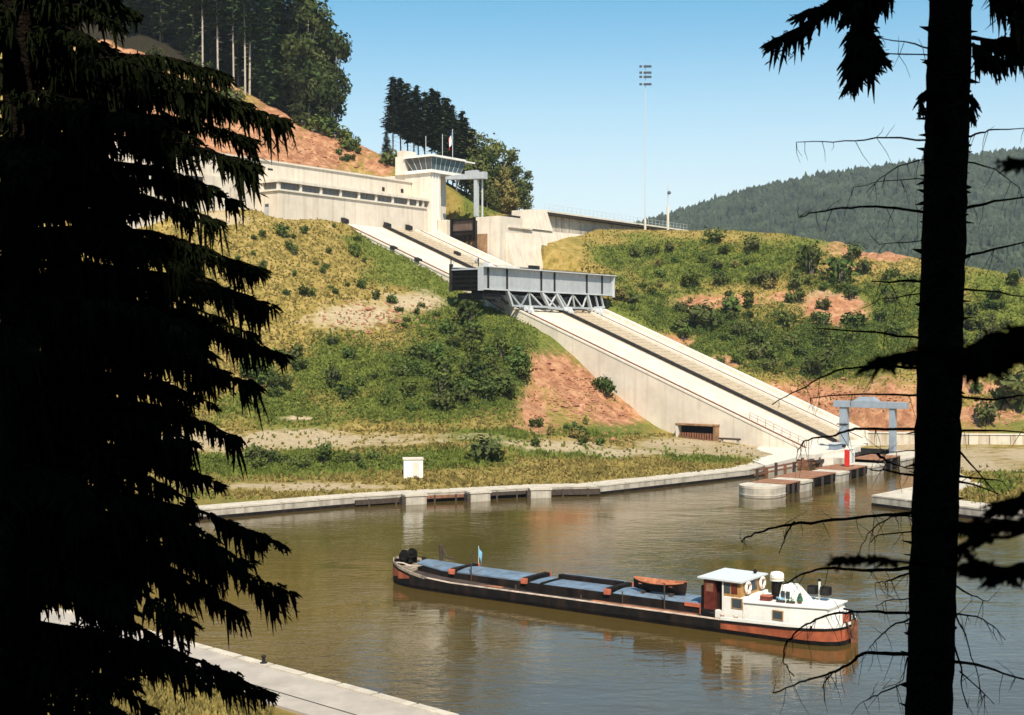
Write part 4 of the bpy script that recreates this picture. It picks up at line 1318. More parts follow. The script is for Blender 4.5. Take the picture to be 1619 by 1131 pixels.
# rust patch on the bow and rub marks
mb = MB()
for s_ in (1,):
    q = [p_ for p_ in ST if p_[0] >= 36.3]
    for (x0, h0), (x1, h1) in zip(q[:-1], q[1:]):
        mb.add([(x0 + .02, h0 + .02, .75), (x1 + .02, h1 + .02, .55), (x1 + .02, h1 + .02, sheer(x1) - .35), (x0 + .02, h0 + .02, sheer(x0) - .35)], [(0, 1, 2, 3)])
mb.build('bow_patch', M['hull_red'], ba)
# coaming and hatches
MB().prism([(10.95, -1.45), (33.5, -1.45), (36.4, -1.0), (36.4, 1.1), (33.5, 1.55), (10.95, 1.55)], .8, 1.52).build('coaming', M['hull_black'], ba)
MB().box(10.75, 10.94, -1.5, 1.6, .85, 1.62).build('coaming_end', M['beam_red'], ba)
MB().box(10.95, 12.1, 1.56, 1.62, 1.34, 1.6).build('coaming_end', M['beam_red'], ba)


def hatch(x0, x1, zc, rise, y0=-1.42, y1=1.52, bow=False, m_='hatch'):
    mb = MB()
    n_ = 8
    top, bot = [], []
    for i in range(n_ + 1):
        f = i / n_
        y = y0 + (y1 - y0) * f
        z = zc + rise * sin(pi * f)
        top.append((y, z))
    for xa, xb in ((x0, x1),):
        ya = [p_[0] for p_ in top]
        k = .68 if bow else 1
        vs = [(xa, y, z) for y, z in top] + [(xb, y * k, z + (.2 if bow else 0)) for y, z in top] + [(xa, y, zc - .1) for y, z in top] + [(xb, y * k, zc - .1 + (.2 if bow else 0)) for y, z in top]
        m2 = n_ + 1
        fs = [(i, i + 1, m2 + i + 1, m2 + i) for i in range(n_)] + [(2 * m2 + i, 3 * m2 + i, 3 * m2 + i + 1, 2 * m2 + i + 1) for i in range(n_)]
        fs += [(i, 2 * m2 + i, 2 * m2 + i + 1, i + 1) for i in range(n_)] + [(m2 + i, m2 + i + 1, 3 * m2 + i + 1, 3 * m2 + i) for i in range(n_)]
        fs += [(0, m2, 3 * m2, 2 * m2), (n_, 2 * m2 + n_, 3 * m2 + n_, m2 + n_)]
        mb.add(vs, fs)
    return mb.build('hatch_cover', M[m_], ba)


def hatch_run(x0, x1, zc, rise, n_, **k):
    for i in range(n_):
        a_ = x0 + (x1 - x0) * i / n_; b_ = x0 + (x1 - x0) * (i + 1) / n_
        hatch(a_ + .02, b_ - .02, zc + random.uniform(-.01, .012), rise, **k)


hatch(33.55, 36.5, 1.62, .14, bow=True)
hatch(32.85, 33.5, 1.63, .16)
hatch_run(25.95, 32.1, 1.62, .16, 4)
hatch_run(24.3, 25.2, 1.55, .05, 1)
hatch_run(18.75, 23.95, 1.53, .03, 3, y0=-1.0)
hatch_run(11.0, 17.95, 1.55, .12, 4)
MB().box(18.75, 24.3, -1.5, -1.02, 1.5, 1.85).build('hatch_side', M['hull_black'], ba)
MB().box(18.75, 24.3, -1.95, -1.52, 1.72, 1.8).build('hatch_side', M['hatch'], ba)
for x in (32.3, 25.4, 18.1):
    MB().box(x, x + .45, -1.5, 1.5, 1.5, 1.84).build('hatch_beam', M['hull_black'], ba)
    for y in (1.505, -1.75):
        MB().box(x - .02, x + .47, y, y + .24, 1.42, 1.8).build('beam_end', M['beam_red'], ba)
MB().box(24.05, 24.25, -1.0, 1.5, 1.5, 1.62).build('hatch_beam', M['hull_black'], ba)
# red side deck strip beside the coaming
for a_, b_ in ((11, 19.5), (27.5, 34)):
    MB().box(a_, b_, 1.64, 2.0, .80, .90 if a_ < 20 else .96).build('side_strip', M['side_deck'], ba)
# stanchions
for x, y, h_ in ((30.56, 1.7, 2.6), (17.0, 1.75, .95), (13.6, 1.75, 1.9), (26, 2.2, .5), (20.2, 2.2, .4)):
    MB().tube([(x, y, .85), (x, y, .85 + h_)], .055, 6).build('stanchion', M['dark_wood'], ba)
MB().tube([(35.9, -1.3, 1.2), (35.9, -1.3, 3.0)], .17, 8).build('mast_stump', M['dark_wood'], ba)
MB().tube([(35.9, -1.3, 2.9), (35.2, -1.2, 2.1), (34.5, -1.3, 2.0)], .08, 6).build('boom', M['dark_wood'], ba)
# bow gear
for i, (x, y, r_, h_) in enumerate(((38.1, .1, .34, .62), (38.5, -.5, .3, .55), (38.2, .75, .28, .5), (37.4, -.9, .26, .45))):
    MB().lathe([(r_ * .8, 0), (r_, .08), (r_ * .6, h_ * .4), (r_ * .65, h_ * .7), (r_, h_ * .9), (r_ * .5, h_)], (x, y, 1.5), 10).build('bollard', M['hull_black'], ba, smooth=True)
MB().lathe([(.42, -.55), (.42, -.42), (.18, -.4), (.18, .4), (.42, .42), (.42, .55)], (38.2, .1, 2.25), 14, 'y').build('windlass', M['hull_black'], ba, smooth=False)
for y in (-.7, .8):
    MB().box(38.0, 38.4, y - .08, y + .08, 1.4, 2.45).build('windlass_frame', M['hull_black'], ba)
for k in range(3):
    MB().torus((38.6, -.2 + k * .35, 1.9 + k * .1), .26, .07, 12, 6, 'x').build('rope_coil', M['gunwale'] if k == 1 else M['hull_black'], ba)
MB().tube([(38.8, .9, 1.4), (38.4, 1.35, 1.7), (37.6, 1.5, 1.75), (36.8, 1.5, 1.6)], .06, 6).build('rope', M['gunwale'], ba)
MB().prism([(36.6, -1.75), (38.5, -1.1), (38.9, -.3), (38.9, .3), (38.5, 1.1), (36.6, 1.75)], 1.1, 1.42).build('foredeck', M['bulwark'], ba)
# wheelhouse
X0, X1, YW = 7.72, 10.45, 1.9
MB().box(7.45, 8.98, -YW, YW, .85, 2.42).build('wheelhouse_base', M['white'], ba, bevel=.03)
MB().box(8.99, 9.6, -YW - .01, YW + .01, .85, 1.38).build('wheelhouse_base', M['white'], ba)
MB().box(9.605, 10.6, -YW - .01, YW + .01, .85, 1.38).build('wheelhouse_base', M['hull_black'], ba)
MB().box(X0, 8.98, -YW + .01, YW - .01, 2.425, 3.42).build('wheelhouse_wall', M['wood'], ba)
MB().box(8.985, X1, -YW, YW - .35, 1.385, 3.42).build('wheelhouse_core', M['hull_black'], ba)
MB().box(9.62, X1, YW - .33, YW + .02, 1.385, 3.40).build('door', M['door_red'], ba)
MB().box(9.75, 10.3, YW + .022, YW + .03, 2.6, 3.2).build('window', M['rust'], ba)
MB().box(8.985, 9.08, YW - .33, YW + .02, 1.385, 3.40).build('door_post', M['white'], ba)
MB().box(8.5, 8.95, YW - .005, YW + .012, 2.62, 3.3).build('window', M['glass'], ba)
MB().box(7.96, 8.4, YW - .005, YW + .012, 2.62, 3.3).build('window', M['door_red'], ba)
MB().box(7.705, 7.72, -.62, .42, 2.62, 3.3).build('window', M['glass'], ba)
MB().box(7.69, 7.704, -.68, -.6, 2.6, 3.34).build('window_frame', M['boat_orange'], ba)
MB().box(7.69, 7.704, .4, .48, 2.6, 3.34).build('window_frame', M['boat_orange'], ba)
MB().box(X1 - .05, X1 + .32, -YW - .1, YW - .2, 1.0, 2.9).build('front_screen', M['hull_black'], ba)
MB().hexa([(7.55, -2.1, 3.42), (10.85, -2.1, 3.46), (10.85, 2.1, 3.46), (7.55, 2.1, 3.42)], [(7.55, -2.1, 3.52), (10.85, -2.1, 3.57), (10.85, 2.1, 3.57), (7.55, 2.1, 3.52)]).build('wheelhouse_roof', mat('dull_white_roof', (.58, .60, .60), .06, 2, .6), ba)
MB().lathe([(.09, 0), (.14, .08), (.14, .2), (.04, .28)], (8.2, -1.4, 3.57), 8).build('horn', M['hull_black'], ba)
# deckhouse
MB().hexa([(1.75, -1.6, .9), (4.2, -1.9, .9), (7.44, -1.92, .9), (7.44, 1.92, .9), (4.2, 1.9, .9), (1.75, 1.6, .9)], [(1.75, -1.55, 2.3), (4.2, -1.84, 2.22), (7.44, -1.86, 2.12), (7.44, 1.86, 2.12), (4.2, 1.84, 2.22), (1.75, 1.55, 2.3)]).build('deckhouse', M['white'], ba, bevel=.05)
MB().hexa([(1.6, -1.62, 2.31), (4.2, -1.93, 2.23), (7.5, -1.95, 2.125), (7.5, 1.95, 2.125), (4.2, 1.93, 2.23), (1.6, 1.62, 2.31)], [(1.6, -1.62, 2.38), (4.2, -1.93, 2.3), (7.5, -1.95, 2.2), (7.5, 1.95, 2.2), (4.2, 1.93, 2.3), (1.6, 1.62, 2.38)]).build('deckhouse_roof', M['white'], ba)
MB().hexa([(.98, -.85, 1.05), (1.74, -1.4, 1.0), (1.74, 1.4, 1.0), (.98, .85, 1.05)], [(1.05, -.8, 1.95), (1.74, -1.35, 2.05), (1.74, 1.35, 2.05), (1.05, .8, 1.95)]).build('stern_locker', M['white'], ba, bevel=.05)
for xa, xb, za, zb in ((7.62, 8.32, 1.72, 2.32), (4.7, 5.35, 1.33, 1.84)):
    fr = MB().box(xa - .06, xb + .06, 1.83, 1.945, za - .06, zb + .06).build('window_frame', M['wood'], ba)
    MB().box(xa, xb, 1.946, 1.952, za, zb).build('pane', M['glass'], fr)
MB().box(7.5, 7.53, 1.9, 1.93, .95, 2.1).build('seam', M['gunwale'], ba)
# rudder and stern gear
MB().box(.3, .69, -.12, .12, -.7, 1.5).build('rudder_post', M['rust'], ba)
MB().tube([(.48, .0, 1.5), (.65, .1, 2.1), (1.2, .2, 2.2)], .08, 8).build('tiller', M['hull_black'], ba)
MB().box(.74, 1.0, .3, .8, 1.25, 2.0).build('stern_post', M['beam_red'], ba)
MB().tube([(.8, .1, 1.3), (.76, .1, 2.1)], .1, 8).build('stern_bitt', M['hull_black'], ba)
MB().tube([(.75, .9, 1.5), (.55, .6, .9), (.5, .5, .4)], .07, 6).build('rope', M['dark_wood'], ba)
for x in (5.4, 4.6): MB().lathe([(.06, 0), (.09, .1), (.05, .22)], (x + .9 - 3, 2.4, sheer(x) + .02), 8).build('cleat', M['steel_dark'], ba)
for x in (8.9, 9.6, 7.9):
    MB().lathe([(.13, 0), (.13, .32), (.17, .36), (.17, .42), (.06, .44)], (x, 2.25, .86), 10).build('bollard', M['gunwale'] if x < 9 else M['steel_dark'], ba, smooth=True)


def on_barge(x, y, z):
    return Vector((B0[0] + BD[0] * x - BP[0] * y, B0[1] + BD[1] * x - BP[1] * y, z))


# things carried by the barge
for y, lab in ((1.02, 'white lifebuoy on the near half of the wheelhouse rear wall'), (-1.25, 'white lifebuoy on the far half of the wheelhouse rear wall')):
    t = thing('lifebuoy', lab, 'lifebuoy', on_barge(7.58, y, 2.98), B_ROT, 'lifebuoys hung on the wheelhouse')
    MB().torus((0, 0, 0), .34, .11, 20, 8, 'x').build('ring', M['white'], t, smooth=True)
    for k in range(4):
        a = pi / 4 + k * pi / 2
        MB().lathe([(.122, -.05), (.122, .05)], (0, .34 * cos(a), .34 * sin(a)), 8, 'y' if k % 2 else 'z').build('band', M['boat_orange'], t)
t = thing('funnel', 'short black funnel with a rounded white cap on the barge deckhouse', 'funnel', on_barge(5.95, .0, 2.2), B_ROT)
MB().lathe([(.36, -.02), (.36, 1.28)], n=16).build('stack', M['hull_black'], t)
MB().lathe([(.44, 1.281), (.47, 1.32), (.47, 1.7), (.4, 1.84), (.2, 1.9)], n=16).build('cap', M['white'], t, smooth=False)
MB().lathe([(.48, 1.42), (.48, 1.52)], n=16).build('band', M['gunwale'], t)
t = thing('skylight', 'white sloping skylight hood on the deckhouse roof behind the funnel', 'skylight', on_barge(4.7, 0, 2.24), B_ROT)
MB().hexa([(-1.1, -.8, .0), (.85, -.8, 0), (.85, .8, 0), (-1.1, .8, 0)], [(-.15, -.5, 1.12), (.7, -.5, 1.12), (.7, .5, 1.12), (-.15, .5, 1.12)]).build('hood', M['white'], t, bevel=.04)
for k in range(2):
    MB().box(.0 + k * .35, .28 + k * .35, .72 - .0, .74, .25, .75).build('pane', M['glass'], t)
t = thing('red_crate', 'small red crate on the deckhouse roof beside the funnel', 'crate', on_barge(6.3, .85, 2.17), B_ROT)
MB().box(-.32, .38, -.25, .25, 0, .36).build('box', M['door_red'], t)
MB().box(-.34, .4, -.27, .27, .361, .42).build('lid', M['beam_red'], t)
for k, (x, lab) in enumerate(((5.2, 'dark planter trough with blue flowers on the deckhouse roof, left one'), (4.5, 'dark planter trough with blue flowers on the deckhouse roof, right one'))):
    t = thing('planter', lab, 'planter', on_barge(x, 1.05, 2.22), B_ROT, 'planters on the deckhouse roof')
    MB().box(-.28, .28, -.12, .12, 0, .2).build('trough', M['dark_wood'], t)
    mb = MB()
    for i in range(36):
        c = Vector((random.uniform(-.28, .28), random.uniform(-.12, .12), random.uniform(.18, .42))); d1 = Vector((random.uniform(-1, 1), random.uniform(-1, 1), random.uniform(-.5, 1))) * .08
        d2 = Vector((random.uniform(-1, 1), random.uniform(-1, 1), random.uniform(-1, 1))) * .07
        mb.add([c - d1, c + d2, c + d1, c - d2], [(0, 1, 2, 3)])
    mb.build('flowers', M['pennant'] if k == 0 else M['plant'], t, fix=False)
t = thing('potted_bush', 'little green potted bush on the deckhouse roof edge', 'plant', on_barge(3.9, .9, 2.26), B_ROT)
MB().lathe([(.1, 0), (.15, .22)], n=10).build('pot', M['rust'], t)
mb = MB()
for i in range(70):
    a = random.uniform(0, 6.28); rr = random.uniform(0, .24); z_ = random.uniform(.2, .7)
    c = Vector((cos(a) * rr * (1.1 - z_), sin(a) * rr * (1.1 - z_), z_)); d1 = Vector((random.uniform(-1, 1), random.uniform(-1, 1), random.uniform(-1, 1))) * .09
    d2 = Vector((random.uniform(-1, 1), random.uniform(-1, 1), random.uniform(-1, 1))) * .06
    mb.add([c - d1, c + d2, c + d1, c - d2], [(0, 1, 2, 3)])
mb.build('foliage', M['plant'], t, fix=False)
t = thing('roof_post', 'short white post with two black boxes on the rear deckhouse roof', 'signal post', on_barge(3.3, -.9, 2.28), B_ROT)
MB().tube([(0, 0, 0), (0, 0, 1.3)], .08, 8).build('post', M['white'], t)
for y0, x0 in ((0, .13), (0, -.75)):
    bx = MB().box(x0, x0 + .6, -.3, .3, .45, .98).build('box', M['hull_black'], t)
    MB().box(x0 + .05, x0 + .55, .302, .32, .5, .92).build('front', M['steel_dark'], bx)
MB().lathe([(.05, 1.3), (.1, 1.34), (.1, 1.46), (.02, 1.5)], n=8).build('knob', M['hull_black'], t)
t = thing('bow_pennant', 'pale blue pennant drooping from a staff on the forward hatch', 'pennant', on_barge(32.4, -1.7, 1.2), B_ROT)
MB().tube([(0, 0, 0), (0, 0, 2.0)], .03, 6).build('staff', M['steel_pale'], t)
vs, fs = [], []
for i in range(5):
    for j in range(6):
        vs.append((-.04 - i * .07, sin(i * 1.3 + j * .5) * .08, 1.97 - j * .15 - i * .13 - .02 * j * i))
for i in range(4):
    for j in range(5): fs.append((i * 6 + j, (i + 1) * 6 + j, (i + 1) * 6 + j + 1, i * 6 + j + 1))
MB().add(vs, fs).build('cloth', M['pennant'], t, smooth=True)
# dinghy on the hatch
t = thing('dinghy', 'open orange wooden dinghy with a black underside stowed on the rear hatch', 'rowing boat', on_barge(14.9, .15, 1.68), B_ROT + .03)
NX = 13
def dsec(i, k=1.0, lift=0.0):
    f = i / (NX - 1)
    x = -2.05 + 4.1 * f
    hb = .82 * (1 - abs(2 * f - .9) ** 2.6 * .72) * (1 if f < .93 else .55)
    if f < .02: hb *= .8
    zs = .78 + .16 * (2 * f - 1) ** 2
    zk = .06 + .38 * max(0, f - .72) ** 1.3 * 2
    out = []
    for j in range(9):
        a = -1 + 2 * j / 8
        y = hb * k * a
        z = zk + (zs - zk) * abs(a) ** 2.2 + lift * (1 - abs(a) ** 4)
        out.append((x * (1 if k == 1 else .96), y, z))
    return out
for name_, k, lift, m_ in (('shell', 1.0, 0, 'hull_black'), ('lining', .93, .07, 'boat_orange')):
    vs, fs = [], []
    for i in range(NX): vs += dsec(i, k, lift)
    for i in range(NX - 1):
        for j in range(8): fs.append((i * 9 + j, (i + 1) * 9 + j, (i + 1) * 9 + j + 1, i * 9 + j + 1))
    fs.append(tuple(range(9))); fs.append(tuple(range((NX - 1) * 9, NX * 9)))
    MB().add(vs, fs if name_ == 'shell' else fs[:-2]).build(name_, M[m_], t)
for s_ in (0, 8):
    MB().tube([dsec(i)[s_] for i in range(NX)], .055, 6).build('gunwale', M['boat_orange'], t)
for x in (-1.2, .1, 1.2):
    MB().box(x - .14, x + .14, -.66, .66, .62, .67).build('thwart', M['boat_orange'], t)
MB().box(-.9, -.5, -.16, .2, .3, .6).build('bucket', M['steel_dark'], t)
for x in (-1.2, 1.0):
    tt = MB().box(x - .12, x + .12, -.7, .7, -.02, .14).build('chock', M['dark_wood'], t)
# ================================================================== VEGETATION
def leaf_quads(mb, c, n, r, size, squash=1.0, shell=.55):
    for _ in range(n):
        d = Vector((random.gauss(0, 1), random.gauss(0, 1), random.gauss(0, 1))).normalized()
        k = r * (shell + (1 - shell) * random.random()) * random.uniform(.7, 1.12)
        p = Vector(c) + Vector((d.x * k, d.y * k, d.z * k * squash))
        a = (d + Vector((random.uniform(-1, 1), random.uniform(-1, 1), random.uniform(-1, 1))) * .9).normalized()
        t_ = a.orthogonal().normalized(); b_ = a.cross(t_)
        an = random.uniform(0, 6.28)
        u_ = t_ * cos(an) + b_ * sin(an); w_ = a.cross(u_)
        s_ = size * random.uniform(.6, 1.3)
        mb.add([p - u_ * s_, p + w_ * s_ * .55, p + u_ * s_, p - w_ * s_ * .55], [(0, 1, 2, 3)])


def shrub_proto(seed, blobs, n, size, spread, h, m_):
    random.seed(seed)
    t = thing('shrub', 'x', 'shrub')
    mb = MB()
    for k in range(blobs):
        a = random.uniform(0, 6.28); rr = random.uniform(0, spread)
        leaf_quads(mb, (cos(a) * rr, sin(a) * rr, random.uniform(.35, .75) * h), n // blobs, random.uniform(.28, .5) * h * (1.1 if k else 1.3), size, random.uniform(.8, 1.25), .35)
    mb.build('foliage', m_, t, fix=False)
    mb = MB()
    for k in range(4):
        a = random.uniform(0, 6.28)
        mb.tube([(0, 0, -.2), (cos(a) * .15, sin(a) * .15, .3 * h), (cos(a) * spread * .7, sin(a) * spread * .7, .75 * h)], [.06, .045, .02], 5)
    mb.build('stem', M['bark'], t)
    return t


protos = [shrub_proto(11, 5, 230, .16, .42, 1.0, M['shrub']), shrub_proto(12, 7, 300, .15, .6, .9, M['shrub']), shrub_proto(13, 4, 220, .15, .3, 1.35, M['shrub']),
          shrub_proto(14, 6, 260, .17, .55, 1.1, M['leaf']), shrub_proto(15, 5, 240, .15, .45, .9, M['leaf_yellow'])]
used = set()
random.seed(5)


def plant(proto, p, sc, label, group, cat='shrub', sink=.1, sz=1.0):
    o = proto if proto.name not in used else copy_tree(proto)
    used.add(proto.name)
    o.location = (p.x, p.y, p.z - sink)
    o.scale = (sc * random.uniform(.85, 1.2), sc * random.uniform(.85, 1.2), sc * sz * random.uniform(.85, 1.15))
    o.rotation_euler = (0, 0, random.uniform(0, 6.28))
    tag(o, label, cat, group)
    return o


def scatter(n, cx, cy, rx, ry, kinds, s0, s1, label, group, dmin=120, dmax=420):
    c = 0; tries = 0
    while c < n and tries < n * 20:
        tries += 1
        a, r_ = random.uniform(0, 6.28), math.sqrt(random.random())
        h = hit(cx + cos(a) * r_ * rx, cy + sin(a) * r_ * ry, dmin)
        if not h or h.y > dmax or h.z < 1: continue
        g = (Vector((h.x, h.y)) - Vector(C0)); u, v = g.dot(Vector(AX)), g.dot(Vector(DX))
        if 11 < u < 48 and -50 < v < 63: continue
        kk = random.choice(kinds); ss = random.uniform(s0, s1) * (1.5 if random.random() < .12 else 1)
        fr_ = (ss - s0) / max(.1, s1 - s0)
        size = 'small' if fr_ < .33 else 'medium' if fr_ < .8 else 'large'
        look = ('rounded green', 'spreading green', 'upright green', 'olive green', 'yellowish')[kk]
        pq, rq = pixel([h.x, h.y, h.z])
        ver = 'high on' if rq < cy - ry * .33 else 'halfway up' if rq < cy + ry * .33 else 'low on'
        hor = 'left part' if pq < cx - rx * .33 else 'middle' if pq < cx + rx * .33 else 'right part'
        plant(protos[kk], h, ss, f'{size} {look} bush {ver} the {hor} of {label}', group)
        c += 1


scatter(37, 600, 600, 210, 60, [0, 1, 1, 3], 1.3, 2.5, 'the left thicket', 'bushes in the thicket on the left slope')
scatter(32, 755, 585, 80, 68, [0, 1, 1, 2], 1.5, 3.0, 'the left thicket', 'bushes in the thicket on the left slope')
scatter(30, 480, 420, 110, 70, [0, 2, 1], .8, 1.5, 'the dry slope below the hall', 'small bushes on the dry slope')
scatter(8, 620, 500, 80, 30, [0, 1], 1.0, 1.9, 'the sandy patch', 'bushes on the sandy patch')
scatter(16, 500, 733, 190, 10, [0, 2, 3, 1], .9, 1.7, 'the meadow strip', 'bushes in the meadow strip')
scatter(11, 900, 690, 110, 20, [0, 1, 4], .9, 1.8, 'the red cut by the ramp', 'bushes at the foot of the red cut')
scatter(34, 1080, 450, 150, 55, [0, 1, 1, 3, 4], 1.2, 2.4, 'the upper right hillside', 'bushes on the right hillside')
scatter(32, 1200, 545, 150, 50, [0, 1, 2, 3], 1.3, 2.7, 'the slope beside the ramp', 'bushes on the right hillside')
scatter(30, 1340, 480, 110, 80, [1, 2, 3, 0], 1.4, 3.0, 'the slope left of the trunk', 'bushes on the right hillside')
scatter(18, 1570, 540, 60, 110, [1, 3, 0], 1.6, 3.2, 'the slope right of the trunk', 'bushes right of the trunk')
scatter(14, 330, 140, 120, 50, [0, 1, 3], 1.4, 2.8, 'the red bank below the wood', 'bushes on the red bank')
scatter(20, 330, 130, 130, 62, [0, 1, 3, 1], 1.6, 3.2, 'the red bank below the wood', 'bushes on the red bank')
scatter(6, 560, 235, 50, 22, [0, 1], 1.2, 2.0, 'the red bank below the wood', 'bushes on the red bank')
for px_, py_, s_, k_, lab in ((958, 622, 3.0, 1, 'round dark bush alone on the red cut beside the ramp'), (772, 728, 3.3, 3, 'largest round bush at the foot of the slope right of the white hut'),
                               (552, 236, 3.6, 1, 'dark bush on top of the red bank behind the hall'), (1282, 435, 4.6, 2, 'tall dark bush high on the right hillside'), (1330, 452, 5.2, 2, 'tallest bush cluster on the right hillside'),
                               (1130, 384, 3.6, 3, 'bush on the crest right of the lamp post'), (1190, 398, 3.2, 3, 'bush just below the crest of the right hillside'), (1290, 590, 4.4, 1, 'big rounded bush low on the right hillside above the portal'),
                               (1105, 520, 4.4, 3, 'broad bright green bush above the ramp'), (1600, 640, 6.2, 3, 'large leafy bush above the yard wall at the right edge'), (1560, 670, 3.4, 3, 'leafy bush on top of the yard wall'),
                               (478, 200, 3.6, 1, 'dark bush below the leafy trees at the corner of the wood, leftmost'), (496, 208, 4.2, 1, 'dark bush below the leafy trees at the corner of the wood, second'), (514, 214, 4.4, 0, 'dark bush below the leafy trees at the corner of the wood, third'), (530, 219, 3.8, 1, 'dark bush below the leafy trees at the corner of the wood, rightmost'),
                               (620, 262, 4.0, 3, 'bright green bush beside the stair block of the tower')):
    h = hit(px_, py_, 120)
    if h: plant(protos[k_], h, s_, lab, None)

# grass tufts over the slopes
random.seed(9)
vs, fs, cols = [], [], []
mats_i = []
cnt = 0
for cx, cy, rx, ry, n_ in ((560, 520, 290, 190, 22000), (620, 735, 330, 55, 10000), (1060, 722, 150, 36, 4200), (1280, 500, 360, 150, 21000), (480, 250, 200, 80, 1200), (1580, 775, 60, 40, 1200), (60, 540, 330, 240, 7000), (190, 1080, 240, 60, 5000)):
    for _ in range(n_):
        h = hit(cx + random.uniform(-1, 1) * rx, cy + random.uniform(-1, 1) * ry, 36 if cy > 900 else 100)
        if not h or h.z < 1.0 or h.y > 400 or (cy > 900 and seg_dist([(h.x, h.y)], near_quay)[0] < 5.3): continue
        g = (Vector((h.x, h.y)) - Vector(C0)); u, v = g.dot(Vector(AX)), g.dot(Vector(DX))
        if 11.5 < u < 47.5 and -50 < v < 64: continue
        r_, g_, s_ = cover(h.x, h.y)
        if r_ > .3 and random.random() < .9: continue
        if s_ > .3 and random.random() < .92: continue
        hh = random.uniform(.15, .5) * (1.25 if g_ > .5 else 1)
        gi = 1 if g_ + random.uniform(-.25, .25) > .45 else 0
        for b_ in range(3):
            a = random.uniform(0, 6.28); w_ = random.uniform(.12, .3)
            dx, dy = cos(a) * w_, sin(a) * w_
            lx, ly = random.uniform(-.25, .25), random.uniform(-.25, .25)
            n0 = len(vs)
            vs += [(h.x - dx, h.y - dy, h.z - .05), (h.x + dx, h.y + dy, h.z - .05), (h.x + lx, h.y + ly, h.z + hh)]
            fs.append((n0, n0 + 1, n0 + 2)); mats_i.append(gi)
me = bpy.data.meshes.new('grass'); me.from_pydata(vs, [], fs)
me.materials.append(mat('dry_grass', (.21, .165, .05), .45, .35, .9, spec=.1)); me.materials.append(mat('green_grass', (.115, .14, .026), .45, .35, .9, spec=.1))
me.polygons.foreach_set('material_index', mats_i)
o = bpy.data.objects.new('grass', me); COL.objects.link(o)
tag(o, 'dry and green grass tufts over the slopes', kind='stuff')
# low scrub that runs the bushes together
random.seed(23)
vs, fs, umi = [], [], []
for cx, cy, rx, ry, n_ in ((620, 595, 220, 75, 2600), (760, 545, 90, 70, 700), (500, 733, 200, 12, 500), (1130, 470, 190, 80, 2000), (1230, 555, 150, 50, 1200), (1370, 490, 110, 90, 1500), (1570, 540, 60, 100, 700), (700, 440, 90, 40, 160), (1120, 460, 170, 75, -1300), (1230, 550, 150, 50, -800), (1370, 480, 110, 90, -1100), (720, 580, 110, 70, -500)):
    big = n_ < 0
    for _ in range(abs(n_)):
        h = hit(cx + random.uniform(-1, 1) * rx, cy + random.uniform(-1, 1) * ry, 100)
        if not h or h.z < 1.3 or h.y > 380: continue
        g = (Vector((h.x, h.y)) - Vector(C0)); u, v = g.dot(Vector(AX)), g.dot(Vector(DX))
        if 11 < u < 48.5 and -50 < v < 64: continue
        r_, g_, s_ = cover(h.x, h.y)
        if r_ > .35 or s_ > .5 or g_ + random.uniform(-.3, .3) < .35: continue
        R_ = random.uniform(.6, 1.35) if big else random.uniform(.3, .85)
        for q in range(26 if big else 9):
            p = h + Vector((random.gauss(0, .6) * R_, random.gauss(0, .6) * R_, random.uniform(.05, .9) * R_))
            a_ = Vector((random.uniform(-1, 1), random.uniform(-1, 1), random.uniform(-.2, 1))).normalized() * random.uniform(.1, .24)
            b_ = Vector((random.uniform(-1, 1), random.uniform(-1, 1), random.uniform(-1, 1))).normalized() * random.uniform(.08, .16)
            n0 = len(vs)
            vs += [p - a_, p + b_, p + a_, p - b_]; fs.append((n0, n0 + 1, n0 + 2, n0 + 3)); umi.append(1 if big else 0)
me = bpy.data.meshes.new('undergrowth'); me.from_pydata(vs, [], fs); me.materials.append(mat('scrub_leaves', (.115, .140, .030), .5, .25, .85, spec=.1))
me.materials.append(M['shrub']); me.polygons.foreach_set('material_index', umi)
o = bpy.data.objects.new('undergrowth', me); COL.objects.link(o); tag(o, 'low green scrub between the bushes', kind='stuff')
# loose stones on the red cuts
vs, fs = [], []
for cx, cy, rx, ry, n_ in ((920, 630, 90, 60, 500), (520, 235, 100, 35, 260), (1300, 620, 130, 50, 300), (600, 500, 100, 30, 220), (1560, 640, 60, 40, 120), (330, 140, 120, 50, 120)):
    for _ in range(n_):
        h = hit(cx + random.gauss(0, .5) * rx, cy + random.gauss(0, .5) * ry, 100)
        if not h or h.z < 1.5: continue
        g = (Vector((h.x, h.y)) - Vector(C0)); u, v = g.dot(Vector(AX)), g.dot(Vector(DX))
        if 11.5 < u < 47.5 and -50 < v < 64: continue
        s_ = random.uniform(.12, .42) * (2 if random.random() < .06 else 1); n0 = len(vs)
        for d_ in ((1, 0, 0), (-1, 0, 0), (0, 1, 0), (0, -1, 0), (0, 0, 1), (0, 0, -1)):
            vs.append((h.x + d_[0] * s_ * random.uniform(.7, 1.3), h.y + d_[1] * s_ * random.uniform(.7, 1.3), h.z + d_[2] * s_ * random.uniform(.5, 1)))
        fs += [(n0 + a_, n0 + b_, n0 + c_) for a_, b_, c_ in ((0, 2, 4), (2, 1, 4), (1, 3, 4), (3, 0, 4), (2, 0, 5), (1, 2, 5), (3, 1, 5), (0, 3, 5))]
me = bpy.data.meshes.new('stones'); me.from_pydata(vs, [], fs); me.materials.append(M['rock'])
o = bpy.data.objects.new('stones', me); COL.objects.link(o); tag(o, 'loose red stones on the bare cuts', kind='stuff')


